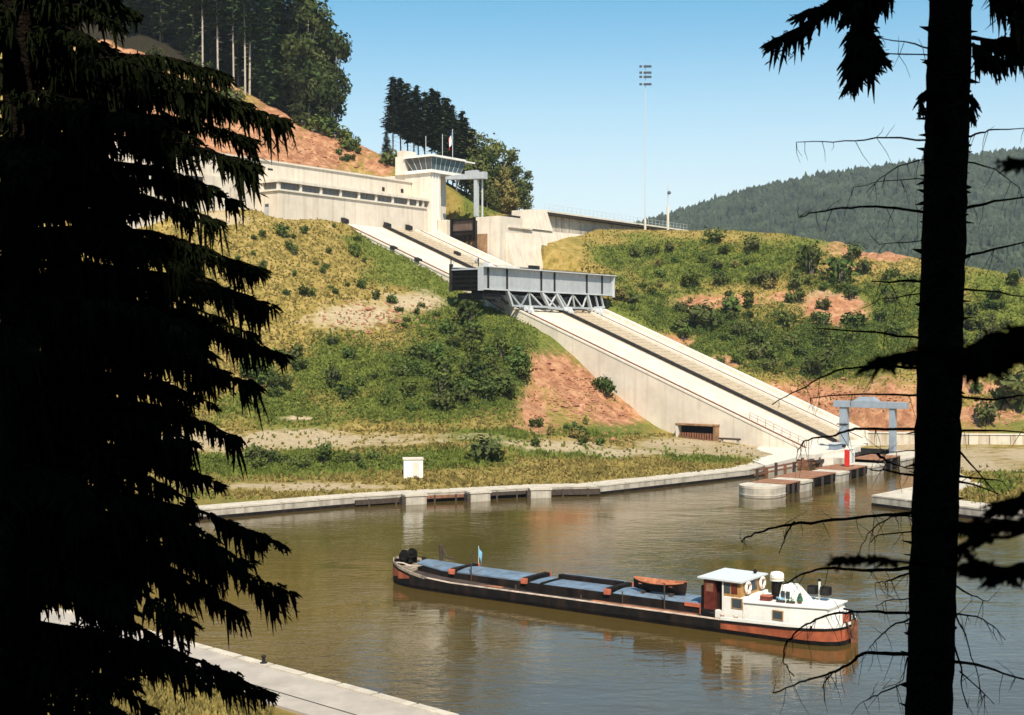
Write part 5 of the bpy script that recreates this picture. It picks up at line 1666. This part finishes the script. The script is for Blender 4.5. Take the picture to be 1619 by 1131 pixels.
# ------------------------------------------------------------------ trees
def conifer_proto(seed, H, R, bare, m_, bark, nb=8, dense=1.0):
    random.seed(seed)
    t = thing('conifer', 'x', 'tree')
    MB().tube([(0, 0, -1.5), (.05, 0, H * .35), (-.05, .06, H * .7), (0, 0, H)], [H * .006 + .05, H * .005 + .04, H * .0035, .03], 7).build('trunk', bark, t)
    mb = MB()
    z = H * bare
    while z < H * .985:
        f = (z - H * bare) / (H * (1 - bare))
        r_ = R * (1 - f) ** .75 * (.55 + .45 * min(1, f * 6)) + .25
        for k in range(nb):
            a = random.uniform(0, 6.28); L_ = r_ * random.uniform(.6, 1.12)
            dr = L_ * random.uniform(.12, .42)
            ns = max(2, int(L_ / .7 * dense))
            for s_ in range(ns):
                q = (s_ + random.random()) / ns
                rr = L_ * (.18 + .82 * q)
                c = Vector((cos(a) * rr, sin(a) * rr, z - dr * q ** 1.4 + random.uniform(-.15, .15)))
                u_ = Vector((cos(a + random.uniform(-.7, .7)), sin(a + random.uniform(-.7, .7)), random.uniform(-.55, .1)))
                w_ = Vector((-sin(a), cos(a), random.uniform(-.35, .35)))
                sl = random.uniform(.7, 1.2) * (1 - .3 * q) * max(.5, R / 3.4); sw = sl * random.uniform(.35, .55)
                mb.add([c - u_ * sl * .5, c + w_ * sw, c + u_ * sl, c - w_ * sw], [(0, 1, 2, 3)])
                if random.random() < .6:
                    d_ = Vector((random.uniform(-.3, .3), random.uniform(-.3, .3), -1)) * sl * .8
                    mb.add([c - w_ * sw * .7, c + w_ * sw * .7, c + d_], [(0, 1, 2)])
        z += random.uniform(.45, .8) * max(.8, H / 26)
    mb.build('crown', m_, t, fix=False)
    if bare > .3:
        mb = MB()
        for k in range(12):
            z = H * random.uniform(.12, bare); a = random.uniform(0, 6.28); l_ = random.uniform(.6, 1.7)
            mb.tube([(0, 0, z), (cos(a) * l_, sin(a) * l_, z - random.uniform(0, .5))], [.05, .015], 4)
        mb.build('dead_branch', bark, t)
    return t


def broad_proto(seed, H, R, m_, bark, n=1500, size=.42):
    random.seed(seed)
    t = thing('broadleaf_tree', 'x', 'tree')
    mb = MB()
    mb.tube([(0, 0, -1), (.1, 0, H * .3), (-.1, .1, H * .6), (0, 0, H * .85)], [.28, .22, .13, .04], 7)
    cl = []
    for k in range(9):
        a = random.uniform(0, 6.28); z = H * random.uniform(.2, .9)
        rr = R * random.uniform(.25, .75) * (1 - abs(z / H - .55) * .9)
        cl.append((cos(a) * rr, sin(a) * rr, z))
        mb.tube([(0, 0, z * .62), (cos(a) * rr * .5, sin(a) * rr * .5, z * .85), (cos(a) * rr, sin(a) * rr, z)], [.1, .06, .02], 5)
    mb.build('trunk', bark, t)
    mb = MB()
    for c in cl + [(0, 0, H * .9), (0, 0, H * .6)]:
        leaf_quads(mb, c, n // 11, R * random.uniform(.32, .55), size, 1.05, .4)
    mb.build('crown', m_, t, fix=False)
    return t


sp = [conifer_proto(21, 30, 3.8, .10, M['conifer'], M['bark'], nb=10, dense=1.4), conifer_proto(22, 33, 3.4, .42, M['conifer'], M['bark_pale'], nb=10, dense=1.4), conifer_proto(23, 28, 4.2, .04, M['conifer'], M['bark'], nb=10, dense=1.4),
      conifer_proto(24, 26, 3.5, .34, M['conifer_dark'], M['bark'], nb=12, dense=1.8), conifer_proto(25, 24, 3.2, .40, M['conifer_dark'], M['bark'], nb=12, dense=1.8)]
bl = [broad_proto(31, 14, 5.2, M['leaf'], M['bark'], 1700), broad_proto(32, 12, 4.6, M['leaf'], M['bark_pale'], 1500), broad_proto(33, 10, 4.0, M['leaf_yellow'], M['bark'], 1100), broad_proto(34, 17, 4.4, M['leaf_dark'], M['bark_pale'], 1900), broad_proto(35, 15, 4.6, M['leaf_dark'], M['bark_pale'], 2200)]
random.seed(17)


ORD = ['first', 'second', 'third', 'fourth', 'fifth', 'sixth', 'seventh', 'eighth', 'ninth', 'tenth', 'eleventh', 'twelfth', 'thirteenth', 'fourteenth', 'fifteenth', 'sixteenth', 'seventeenth', 'eighteenth']


def tree(proto, p, sc, label, group, sz=1.0, lean=0.0):
    o = plant(proto, p, sc, label, group, 'tree', .2, sz)
    o.rotation_euler = (random.uniform(-.02, .02), random.uniform(-.02, .02) + lean, o.rotation_euler.z)
    return o


def ground_at(px_, Y):
    x = (px_ - 809.5) / FPX * Y
    return Vector((x, Y, gz(x, Y)))


# the wood above the hall
g_ = 'tall spruces inside the wood above the hall'
for px_, Y, k_, s_ in [(random.uniform(-140, 500), random.uniform(343, 400), random.choice([0, 2, 2, 0, 0]), random.uniform(.9, 1.35)) for _ in range(100)]:
    if px_ > 440: Y += 8
    tree(sp[k_], ground_at(px_, Y + max(0, (px_ - 380) * .05)), s_, 'tall dark spruce inside the wood above the hall', g_)
for _ in range(34):
    tree(sp[random.choice([0, 2])], ground_at(random.uniform(60, 470), random.uniform(346, 356)), random.uniform(.8, 1.1), 'tall dark spruce inside the wood above the hall', g_)
g_ = 'bare trunked spruces along the front edge of the wood'
for i, (px_, Y, k_, s_) in enumerate(((322, 340, 1, 1.0), (346, 338, 1, 1.05), (371, 338, 1, 1.05), (389, 338, 1, 1.0), (396, 340, 1, 1.1))):
    tree(sp[k_], ground_at(px_, Y), s_, ORD[i] + ' bare pale trunked spruce from the left along the front edge of the wood', g_)
g_ = 'full crowned spruces at the right corner of the wood'
for i, (px_, Y, k_, s_) in enumerate(((412, 342, 0, 1.1), (428, 340, 2, 1.05), (440, 346, 2, 1.25), (456, 348, 0, 1.25), (470, 342, 2, 1.15), (482, 350, 0, 1.25), (490, 344, 2, 1.2), (498, 352, 2, 1.15), (510, 347, 0, 1.0))):
    tree(sp[k_], ground_at(px_, Y), s_, ORD[i] + ' full crowned spruce from the left at the right corner of the wood', g_)
for i, (px_, Y, k_, s_) in enumerate(((478, 338, 4, 1.25), (490, 338, 3, 1.5), (500, 341, 4, 1.95), (508, 338, 0, 1.1), (516, 340, 4, 1.65), (524, 338, 3, .9), (531, 341, 3, 1.3))):
    tree(bl[k_], ground_at(px_, Y), s_, ORD[i] + ' leafy tree from the left at the corner of the wood above the red bank', 'leafy trees at the corner of the wood', 1.15)
# the clump behind the tower
g_ = 'dark pines of the clump behind the tower'
pines = ((622, 118, 345, 3), (634, 122, 350, 4), (645, 128, 346, 3), (655, 140, 342, 3), (662, 134, 352, 4), (672, 142, 348, 3), (683, 138, 353, 4), (693, 140, 349, 3), (703, 150, 344, 3), (708, 152, 352, 3), (716, 165, 349, 4), (722, 186, 345, 3),
         (729, 172, 353, 3), (738, 182, 350, 3), (746, 200, 347, 3))
for i, (px_, top, Y, k_) in enumerate(pines):
    p = ground_at(px_, Y)
    H = CAM_H + (534.8 - top) / FPX * Y - p.z
    s_ = H / (26 if k_ == 3 else 24)
    o = tree(sp[k_], p, 1.0, ORD[i] + ' dark pine from the left in the clump behind the tower', g_)
    o.scale = (max(1.05, s_ * 1.1), max(1.05, s_ * 1.1), s_)
for px_, top, Y, k_ in ((612, 208, 335, 0),):
    p = ground_at(px_, Y); H = CAM_H + (534.8 - top) / FPX * Y - p.z
    o = tree(sp[0], p, 1, 'short young spruce left of the pine clump behind the tower', None); o.scale = (.5, .5, H / 30)
for i, (px_, top, Y, k_) in enumerate(sorted(((755, 215, 346, 0), (772, 218, 350, 0), (790, 225, 348, 1), (806, 240, 350, 0), (818, 262, 347, 1), (828, 285, 345, 0), (748, 250, 340, 1), (770, 262, 341, 0), (795, 268, 341, 0), (812, 295, 340, 1), (778, 240, 344, 3), (760, 230, 356, 3), (735, 225, 352, 0), (752, 280, 338, 0), (784, 300, 337, 0)))):
    p = ground_at(px_, Y); H = max(6, CAM_H + (534.8 - top) / FPX * Y - p.z)
    o = tree(bl[k_], p, 1, ORD[i] + ' bushy broadleaf tree from the left beside the pine clump', 'broadleaf trees right of the pine clump')
    hh = (14, 12, 10, 17)[k_]
    o.scale = (H / hh * .85 + .15, H / hh * .85 + .15, H / hh)
for px_, top, Y in ((799, 268, 338), (806, 300, 337)):
    p = ground_at(px_, Y); H = max(5, CAM_H + (534.8 - top) / FPX * Y - p.z)
    o = tree(bl[2], p, 1, 'yellowish leafy tree in front of the broadleaf clump' if top == 268 else 'lower yellowish leafy tree at the right end of the clump', None); o.scale = (.8, .8, H / 10)
# ================================================================== FOREGROUND TREES
def spray(mb, p, d, L_, w, rngd):
    """one needled twig: a tapering ragged ribbon, two crossed blades, with short side shoots"""
    d = d.normalized()
    x = d.cross(Vector((rngd.uniform(-1, 1), rngd.uniform(-1, 1), .2)))
    if x.length < .05: x = d.orthogonal()
    x.normalize(); y = d.cross(x)
    for ax in (x, y):
        a = p; n_ = 3
        vs = [p - ax * w * .35, p + ax * w * .35]
        fs = []
        for i in range(1, n_ + 1):
            f = i / n_
            bend = Vector((0, 0, -1)) * L_ * .12 * f * f
            q = p + d * L_ * f + bend
            ww = w * (1.0, .95, .7, .1)[i] * rngd.uniform(.7, 1.25)
            vs += [q - ax * ww * .5, q + ax * ww * .5]
            k = (i - 1) * 2
            fs.append((k, k + 1, k + 3, k + 2))
        mb.add(vs, fs)
    for k in range(3):
        f = rngd.uniform(.15, .8)
        q = p + d * L_ * f
        sd = (d + (x * rngd.choice((-1, 1)) + y * rngd.uniform(-1, 1)) * .9).normalized()
        l_ = L_ * rngd.uniform(.2, .42)
        mb.add([q, q + sd * l_ * .5 + y * w * .3, q + sd * l_, q + sd * l_ * .5 - y * w * .3], [(0, 1, 2, 3)])


def bough_mesh(mb_w, mb_n, pts, r0, rngd, side=1.0, hang=(.18, .5), step=.07, w=.05, start=.12, side_len=.3):
    """a woody axis with side branches and hanging needled twigs"""
    P = [Vector(p) for p in pts]
    # resample
    acc = [0]
    for a, b in zip(P[:-1], P[1:]): acc.append(acc[-1] + (b - a).length)
    Ltot = acc[-1]

    def pos(s_):
        for i in range(len(P) - 1):
            if s_ <= acc[i + 1] or i == len(P) - 2:
                f = (s_ - acc[i]) / max(1e-6, acc[i + 1] - acc[i])
                return P[i].lerp(P[i + 1], f), (P[i + 1] - P[i]).normalized()
    n_ = max(4, int(Ltot / .25))
    ring = [pos(Ltot * i / n_)[0] for i in range(n_ + 1)]
    mb_w.tube(ring, [r0 * (1 - .85 * i / n_) + .003 for i in range(n_ + 1)], 5)
    s_ = Ltot * start
    ph = rngd.uniform(0, 6.28); fq = rngd.uniform(4.5, 8)
    while s_ < Ltot:
        p, d = pos(s_)
        f = s_ / Ltot
        am = .72 + .38 * sin(ph + s_ * fq) + rngd.uniform(-.15, .2)
        if am < .40:
            s_ += step; continue
        lat = d.cross(Vector((0, 0, 1)))
        if lat.length < .1: lat = d.orthogonal()
        lat.normalize()
        for sg in (-1, 1):
            if rngd.random() < .2: continue
            l_ = side * Ltot * side_len * (1 - f * .75) * rngd.uniform(.4, 1.1)
            q0 = p
            dd = (d * rngd.uniform(.5, .9) + lat * sg * rngd.uniform(.6, 1) + Vector((0, 0, rngd.uniform(-.25, .1)))).normalized()
            m_ = max(1, int(l_ / step / 1.1))
            if l_ > .25: mb_w.tube([q0, q0 + dd * l_ * .6 + Vector((0, 0, -.04)), q0 + dd * l_ + Vector((0, 0, -.12 * l_))], [.008, .005, .002], 3, False)
            for k in range(m_):
                g = (k + rngd.random()) / m_
                q = q0 + dd * l_ * g + Vector((0, 0, -.12 * l_ * g * g))
                hd = (Vector((rngd.uniform(-.22, .22), rngd.uniform(-.22, .22), -1)) + dd * .16 + d * .12)
                spray(mb_n, q, hd, am * rngd.uniform(*hang) * (1 - .35 * g), w, rngd)
            spray(mb_n, q0 + dd * l_ * .75, dd + Vector((0, 0, -.3)), w * 4, w, rngd)
        hd = Vector((rngd.uniform(-.2, .2), rngd.uniform(-.2, .2), -1)) + d * .15
        spray(mb_n, p, hd, am * rngd.uniform(*hang), w, rngd)
        if rngd.random() < .6: spray(mb_n, p, d + Vector((rngd.uniform(-.5, .5), rngd.uniform(-.5, .5), .25)), w * rngd.uniform(2, 4), w, rngd)
        s_ += step * rngd.uniform(.7, 1.3)
    p, d = pos(Ltot * .98)
    for k in range(5): spray(mb_n, p, d + Vector((rngd.uniform(-.5, .5), rngd.uniform(-.5, .5), rngd.uniform(-.6, .2))), w * 4, w, rngd)


def bough(parent, base, pts, r0, seed, **k):
    rr = random.Random(seed)
    a, b = MB(), MB()
    bough_mesh(a, b, [Vector(p) - base for p in pts], r0, rr, **k)
    b.cur = 1
    n0 = len(b.v)
    b.add(a.v, a.f)
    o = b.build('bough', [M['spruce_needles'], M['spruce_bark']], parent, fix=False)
    return o


# ---- left spruce
YS = 17.0
gb = Vector((-6.35, YS, gz(-6.35, YS)))
ls = thing('spruce_tree', 'big dark spruce with drooping boughs filling the left side', 'tree', gb)
tx = lambda z: Vector((-6.35 + (z - 18) * .01, YS, z))
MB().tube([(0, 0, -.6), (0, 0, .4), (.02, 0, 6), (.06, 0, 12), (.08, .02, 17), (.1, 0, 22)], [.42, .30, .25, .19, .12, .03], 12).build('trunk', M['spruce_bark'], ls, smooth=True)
R_ = random.Random(3)
# boughs whose tips reach out to the right, placed by tip column, tip row and drop below the root
tips = [(452, 190, 60, 0), (405, 262, 40, -1.0), (372, 318, 20, .9), (330, 395, 10, -.5), (418, 428, 60, .2), (385, 470, 50, 1.1), (445, 560, 95, -.2), (340, 640, 60, .8), (400, 610, 80, -1.3), (345, 765, 95, .3), (300, 700, 60, -1.0),
        (440, 858, 130, .1), (448, 935, 150, -.6), (330, 930, 120, .9), (300, 985, 120, -1.2), (430, 1098, 160, .3), (330, 1075, 120, -.8), (250, 1010, 90, 1.2), (240, 1120, 90, .4),
        (390, 165, 30, 1.2), (300, 215, 20, -1.4), (330, 140, 0, .5), (255, 118, -10, -.6), (280, 330, 10, 1.5), (250, 455, 20, 1.0), (300, 520, 40, -1.6), (230, 600, 30, 1.3), (200, 90, -20, .6), (150, 70, -20, -1),
        (420, 480, 70, -.8), (400, 530, 70, .6), (360, 590, 70, 1.5), (370, 690, 90, -.2), (400, 222, 40, .7), (345, 300, 40, -.6), (125, 10, -10, .3), (180, 35, -10, -.5), (150, -30, -10, .8), (90, -20, -10, -.9), (210, 20, -15, .2), (110, 60, -10, 1.0), (345, 350, 40, .4), (300, 425, 40, -.8), (350, 505, 60, .3), (330, 560, 70, -1.2), (290, 645, 70, .5), (260, 705, 70, -.6), (260, 800, 80, .7), (330, 850, 110, -.9), (260, 905, 90, .4), (380, 965, 130, .8), (200, 950, 60, -.4), (180, 860, 60, .9), (210, 560, 40, -.9), (360, 120, 10, -.3), (300, 790, 90, 1.0), (390, 890, 130, -1.0)]
for i, (tpx, tpy, drop, dy) in enumerate(tips):
    Yt = YS + dy
    tip = at(tpx, tpy, Yt)
    root = tx(at(60, tpy - drop * .6 - 22, YS).z)
    mid1 = root.lerp(tip, .35) + Vector((0, 0, .13)); mid2 = root.lerp(tip, .72) + Vector((0, 0, .16))
    L_ = (tip - root).length
    bough(ls, gb, [root, mid1, mid2, tip], .05, 100 + i, hang=(.16, .55), step=.06, w=.045, start=.12, side_len=.22)
for i in range(58):
    z = 14.6 + i * (25.4 - 14.6) / 58 + R_.uniform(-.1, .1)
    a = R_.choice([R_.uniform(1.9, 4.4), R_.uniform(-1.5, -.5), R_.uniform(-1.0, 1.3), R_.uniform(.3, 1.6)])
    L_ = R_.uniform(1.5, 2.6) * (1 - max(0, z - 18) * .02)
    if -1.2 < a < 1.2: L_ *= .8
    root = tx(z)
    d = Vector((cos(a), sin(a), 0))
    tip = root + d * L_ + Vector((0, 0, -.30 * L_ * R_.uniform(.4, 1)))
    bough(ls, gb, [root, root + d * L_ * .35 + Vector((0, 0, .02)), root + d * L_ * .7 + Vector((0, 0, -.10 * L_)), tip], .045, 300 + i, hang=(.2, .6), step=.08, w=.06, start=.05, side_len=.36)

# ---- a second spruce just behind it at the very edge
g2 = Vector((-8.6, 19.6, gz(-8.6, 19.6)))
l2 = thing('spruce_tree', 'second dark spruce crowding the left edge behind the bigger one', 'tree', g2)
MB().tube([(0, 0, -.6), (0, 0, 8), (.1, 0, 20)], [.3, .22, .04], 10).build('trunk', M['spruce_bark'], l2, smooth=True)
for i in range(44):
    z = 13.6 + i * (26.4 - 13.6) / 44 + R_.uniform(-.1, .1)
    if 18.4 < z < 19.3 or 16.2 < z < 16.9 or 14.2 < z < 15.0: continue
    a = R_.uniform(-1.9, 1.9)
    L_ = R_.uniform(1.4, 2.5) * (1 - max(0, z - 18) * .02)
    root = Vector((-8.58, 19.6, z)); d = Vector((cos(a), sin(a), 0))
    tip = root + d * L_ + Vector((0, 0, -.3 * L_ * R_.uniform(.4, 1)))
    bough(l2, g2, [root, root + d * L_ * .35 + Vector((0, 0, .02)), root + d * L_ * .7 + Vector((0, 0, -.1 * L_)), tip], .045, 1300 + i, hang=(.22, .62), step=.1, w=.06, start=.05, side_len=.36)

# ---- right trunk
YT = 13.0
rb = at(1464, 1180, YT); rb.z = gz(rb.x, rb.y)
rt = thing('spruce_tree', 'straight dark spruce trunk with bare side branches standing at the right', 'tree', rb)
tp = lambda py_: at(1468.5 + (1131 - py_) * .0312, py_, YT)
prof = [tp(py_) - rb for py_ in range(1300, -700, -20)]
prof = [Vector((prof[0].x, prof[0].y, -.6))] + prof
rad = [.30] + [(36.0 - .0032 * (1131 - py_)) * YT / FPX * (1 if py_ > 0 else .96) for py_ in range(1300, -700, -20)]
mb = MB()
mb.tube(prof, rad, 20)
rr = random.Random(2)
mb.v = [(x + rr.gauss(0, .0065), y + rr.gauss(0, .0065), z) for x, y, z in mb.v]
mb.build('trunk', M['spruce_bark'], rt, smooth=True)
mb = MB()
for k in range(150):
    py_ = rr.uniform(-60, 1180); p = tp(py_) - rb; a = rr.uniform(0, 6.28); r_ = .217
    d = Vector((cos(a), sin(a), rr.uniform(-.3, .3)))
    q = p + Vector((cos(a) * r_, sin(a) * r_, 0))
    mb.tube([q - d * .03, q + d * rr.uniform(.015, .10)], [rr.uniform(.012, .035), .004], 5)
tag(mb.build('stub', M['spruce_bark'], rt), kind='stuff')
L1 = [  # (radius in px, depth offset at the tip, points)
    (3, .3, [(1467, 76), (1430, 66), (1378, 60)]), (2.6, -.2, [(1467, 88), (1430, 86), (1400, 84), (1372, 66)]),
    (3, .4, [(1462, 221), (1400, 218), (1352, 223), (1300, 224), (1259, 225)]), (4.5, -.5, [(1462, 336), (1415, 329), (1371, 327), (1330, 329), (1290, 336), (1263, 344)]),
    (2.2, .8, [(1462, 253), (1420, 263), (1390, 283), (1370, 304)]), (1.8, .3, [(1462, 285), (1400, 286), (1350, 296)]), (2, -.3, [(1456, 381), (1420, 384), (1390, 387)]),
    (4.5, -.2, [(1456, 445), (1420, 445), (1378, 445)]), (2, .7, [(1456, 465), (1392, 473), (1362, 488)]), (4, .3, [(1451, 534), (1398, 527), (1340, 523), (1285, 519)]),
    (4, -.7, [(1444, 582), (1400, 580), (1362, 580), (1320, 587), (1285, 604), (1253, 621), (1221, 640)]), (3.4, .2, [(1451, 625), (1390, 624), (1327, 625), (1281, 630)]),
    (4.6, .5, [(1447, 679), (1400, 679), (1352, 678), (1335, 683), (1315, 690), (1284, 693), (1268, 702), (1261, 715)]), (2, .2, [(1445, 713), (1400, 715), (1362, 720)]),
    (4, -.9, [(1390, 720), (1400, 728), (1412, 734), (1444, 741)]), (4.4, -.3, [(1444, 751), (1410, 746), (1376, 743)]),
    (5.4, -.4, [(1440, 811), (1400, 814), (1353, 819), (1300, 824), (1248, 830), (1215, 836), (1193, 843), (1178, 850), (1173, 858)]),
    (2.4, .2, [(1440, 816), (1409, 817), (1380, 837), (1362, 862), (1355, 880)]), (2.6, .5, [(1440, 841), (1389, 846), (1376, 858)]), (3, .4, [(1253, 829), (1242, 845), (1232, 875)]),
    (5.5, .3, [(1437, 898), (1400, 901), (1363, 902), (1320, 898), (1290, 901), (1265, 909), (1246, 922), (1238, 924)]), (3.4, -.2, [(1437, 907), (1415, 915), (1399, 921), (1384, 921)]),
    (4.4, -.5, [(1436, 970), (1400, 969), (1373, 967), (1345, 967), (1320, 970), (1297, 977), (1275, 987), (1255, 1003), (1242, 1019), (1238, 1045), (1246, 1058), (1256, 1070)]),
    (3.2, .4, [(1434, 980), (1406, 993), (1388, 1010), (1376, 1022)]),
    (6, .2, [(1433, 1035), (1400, 1033), (1370, 1032), (1360, 1036), (1347, 1047), (1328, 1058), (1307, 1067), (1280, 1074), (1255, 1084), (1222, 1096)]), (2.8, -.2, [(1314, 1066), (1305, 1077), (1299, 1088)]),
    (2.6, .5, [(1432, 1080), (1393, 1095), (1375, 1104), (1358, 1114)]), (2, -.2, [(1433, 1048), (1428, 1075), (1395, 1090)]), (2, .3, [(1436, 946), (1400, 950), (1385, 957)])]
R1 = [(3.6, .3, [(1533, 215), (1550, 210), (1572, 205), (1640, 203)]), (5, -.3, [(1531, 328), (1572, 318), (1640, 308)]), (4.5, .3, [(1527, 405), (1572, 394), (1640, 378)]), (2.6, .2, [(1533, 258), (1572, 267), (1612, 297)]),
      (3.4, -.3, [(1525, 457), (1580, 462), (1640, 473)]), (4.4, .2, [(1520, 627), (1560, 632), (1600, 628), (1640, 622)]), (4.4, -.2, [(1518, 682), (1560, 681), (1640, 686)]), (3.6, .5, [(1516, 712), (1545, 745), (1578, 784)]),
      (3.6, -.4, [(1513, 754), (1550, 757), (1586, 762)]), (3.6, .2, [(1513, 759), (1545, 768), (1578, 781)]), (3.4, .2, [(1508, 925), (1537, 942), (1562, 951)]),
      (3, -.4, [(1508, 955), (1512, 975), (1527, 1006), (1543, 1055), (1553, 1108)]), (3, .4, [(1507, 970), (1544, 975), (1570, 990), (1590, 1012)]), (5.4, -.2, [(1506, 1045), (1544, 1051), (1586, 1065), (1640, 1084)]),
      (3.2, .3, [(1505, 1012), (1520, 1055), (1521, 1090), (1530, 1120)]), (2.6, .4, [(1522, 1066), (1547, 1088), (1572, 1114)])]
for i, (r_, dz, pts) in enumerate(L1 + R1):
    rr = random.Random(700 + i)
    n_ = len(pts)
    P = [at(x, y, YT + dz * k / (n_ - 1)) - rb for k, (x, y) in enumerate(pts)]
    P[0] = P[0] + (P[0] - P[1]).normalized() * .06
    # denser, slightly irregular
    Q = []
    for a, b in zip(P[:-1], P[1:]):
        for k in range(3): Q.append(a.lerp(b, k / 3) + Vector((rr.gauss(0, .006), rr.gauss(0, .006), rr.gauss(0, .006))) * (1 if k else 0))
    Q.append(P[-1])
    k_ = YT / FPX
    m2 = len(Q)
    mb = MB()
    mb.tube(Q, [max(.0035, r_ * .5 * k_ * (1.1 - .72 * j / (m2 - 1)) * rr.uniform(.9, 1.12)) for j in range(m2)], 7)
    for k in range(int(m2 * .7)):
        j = rr.randrange(1, m2)
        q = Q[j]
        tw = rr.uniform(.08, .34)
        d = Vector((rr.uniform(-.6, .6), rr.uniform(-.6, .6), -1)) if rr.random() < .75 else Vector((rr.uniform(-.8, .8), rr.uniform(-.6, .6), .5))
        mb.tube([q, q + d * tw * .5 + Vector((rr.uniform(-.02, .02), 0, 0)), q + d * tw], [.004, .003, .0015], 3, False)
    mb.build('branch', M['spruce_bark'], rt, fix=False)

# needled boughs of the right tree
boughs = [
    ([(1466, -40), (1400, -30), (1330, 5), (1262, 48), (1222, 66)], .1, dict(hang=(.12, .32), step=.045, w=.045, side_len=.12, start=.3)),
    ([(1466, -60), (1400, -40), (1340, -12), (1300, 12), (1268, 22)], .6, dict(hang=(.1, .24), step=.045, w=.045, side_len=.14, start=.3)),
    ([(1466, -70), (1420, -60), (1382, -30), (1362, 30), (1372, 84), (1350, 125)], -.2, dict(hang=(.16, .34), step=.03, w=.055, side_len=.13, start=.2)),
    ([(1466, -60), (1400, -60), (1350, -10), (1360, 40), (1388, 84)], .3, dict(hang=(.16, .32), step=.03, w=.055, side_len=.14, start=.3)),
    ([(1466, -50), (1410, -40), (1372, 0), (1368, 50), (1380, 95)], .1, dict(hang=(.18, .36), step=.026, w=.05, side_len=.16, start=.25)),
    ([(1466, -80), (1400, -60), (1348, 10), (1356, 70), (1350, 110)], -.4, dict(hang=(.14, .3), step=.03, w=.05, side_len=.14, start=.3)),
    ([(1537, -80), (1580, -60), (1600, -20), (1612, 30)], .3, dict(hang=(.3, .6), step=.03, w=.05, side_len=.2, start=.2)),
    ([(1537, 60), (1560, 64), (1590, 66), (1612, 58)], .2, dict(hang=(.14, .42), step=.03, w=.05, side_len=.22, start=.05)),
    ([(1537, -60), (1575, -30), (1605, -10), (1640, 0)], -.2, dict(hang=(.2, .55), step=.035, w=.05, side_len=.2, start=.2)),
    ([(1537, 70), (1550, 80), (1580, 98), (1604, 92)], -.2, dict(hang=(.1, .28), step=.035, w=.05, side_len=.24, start=.05)),
    ([(1466, 145), (1460, 150), (1458, 165)], .0, dict(hang=(.06, .14), step=.03, w=.04, side_len=.3, start=.1)),
    ([(1534, 150), (1538, 160), (1538, 175)], .0, dict(hang=(.06, .12), step=.03, w=.04, side_len=.3, start=.1))]
for i, (pts, dy, k) in enumerate(boughs):
    bough(rt, rb, [at(x, y, YT + dy * j / (len(pts) - 1)) for j, (x, y) in enumerate(pts)], .022, 900 + i, **k)

# nearer young spruce standing below right of the viewpoint: its shoots are out of focus
YN = 2.9
nb = at(1760, 1500, YN); nb.z = gz(nb.x, nb.y)
ys = thing('spruce_tree', 'nearer young spruce reaching blurred dark shoots in from the right', 'tree', nb)
MB().tube([(0, 0, -.4), (0, 0, 1.6), (.0, 0, 4.2)], [.06, .04, .01], 8).build('trunk', M['spruce_bark'], ys)
for i, (pts, k) in enumerate((
        ([(1760, 490), (1660, 512), (1580, 530), (1540, 556)], dict(hang=(.03, .07), step=.011, w=.016, side_len=.16, start=.1)),
        ([(1760, 530), (1640, 550), (1570, 566), (1534, 572)], dict(hang=(.02, .05), step=.011, w=.016, side_len=.14, start=.1)),
        ([(1760, 500), (1600, 548), (1470, 553), (1392, 572)], dict(hang=(.012, .035), step=.013, w=.014, side_len=.045, start=.72)),
        ([(1760, 245), (1690, 250), (1602, 256)], dict(hang=(.01, .025), step=.012, w=.012, side_len=.12, start=.1)),
        ([(1760, 750), (1660, 778), (1590, 796)], dict(hang=(.02, .045), step=.011, w=.016, side_len=.14, start=.1)),
        ([(1760, 806), (1650, 824), (1560, 828), (1518, 830)], dict(hang=(.012, .03), step=.011, w=.014, side_len=.1, start=.1)),
        ([(1760, 860), (1660, 885), (1590, 905), (1540, 893)], dict(hang=(.015, .035), step=.011, w=.015, side_len=.1, start=.1)),
        ([(1760, 890), (1600, 905), (1450, 893), (1380, 882), (1326, 884)], dict(hang=(.004, .016), step=.016, w=.010, side_len=.022, start=.74)),
        ([(1700, 810), (1600, 850), (1534, 850), (1524, 866)], dict(hang=(.015, .03), step=.012, w=.014, side_len=.05, start=.6)))):
    bough(ys, nb, [at(x, y, YN - .1 * (j % 2)) for j, (x, y) in enumerate(pts)], .004, 950 + i, **k)

# ---- the wood the photographer stands in: unseen spruces added close behind to shade the foreground trees
sh = [conifer_proto(41, 30, 4.2, .10, M['conifer_dark'], M['bark'], nb=13, dense=2.0)]
random.seed(4)
for i, (x, y) in enumerate(((-13, -8), (-7, -9), (-1.5, -8), (4, -9), (9, -8), (14, -9), (-10, -14), (-4, -15), (1.5, -14), (7, -15), (12, -14), (-16, -15), (-13, -21), (-6, -21), (0, -21), (6, -21), (12, -21), (18, -14), (-20, -9))):
    p = Vector((x, y, gz(x, y)))
    o = tree(sh[0], p, 1.0, 'tall unseen spruce added in the wood behind the viewpoint for shade', 'shade spruces added behind the viewpoint')
    o.scale = (1.1, 1.1, random.uniform(.9, 1.15))
# ------------------------------------------------------------------ air
hm = bpy.data.materials.new('haze'); hm.use_nodes = True
hn = hm.node_tree
hn.nodes.remove(hn.nodes['Principled BSDF'])
pv = hn.nodes.new('ShaderNodeVolumePrincipled')
pv.inputs['Color'].default_value = (.78, .88, 1.0, 1)
pv.inputs['Density'].default_value = .00008
hn.links.new(pv.outputs[0], hn.nodes['Material Output'].inputs['Volume'])
hb = MB(); hb.box(-2500, 3500, -450, 2700, -31.5, 400)
tag(hb.build('haze', hm), 'thin summer haze in the valley', kind='stuff')
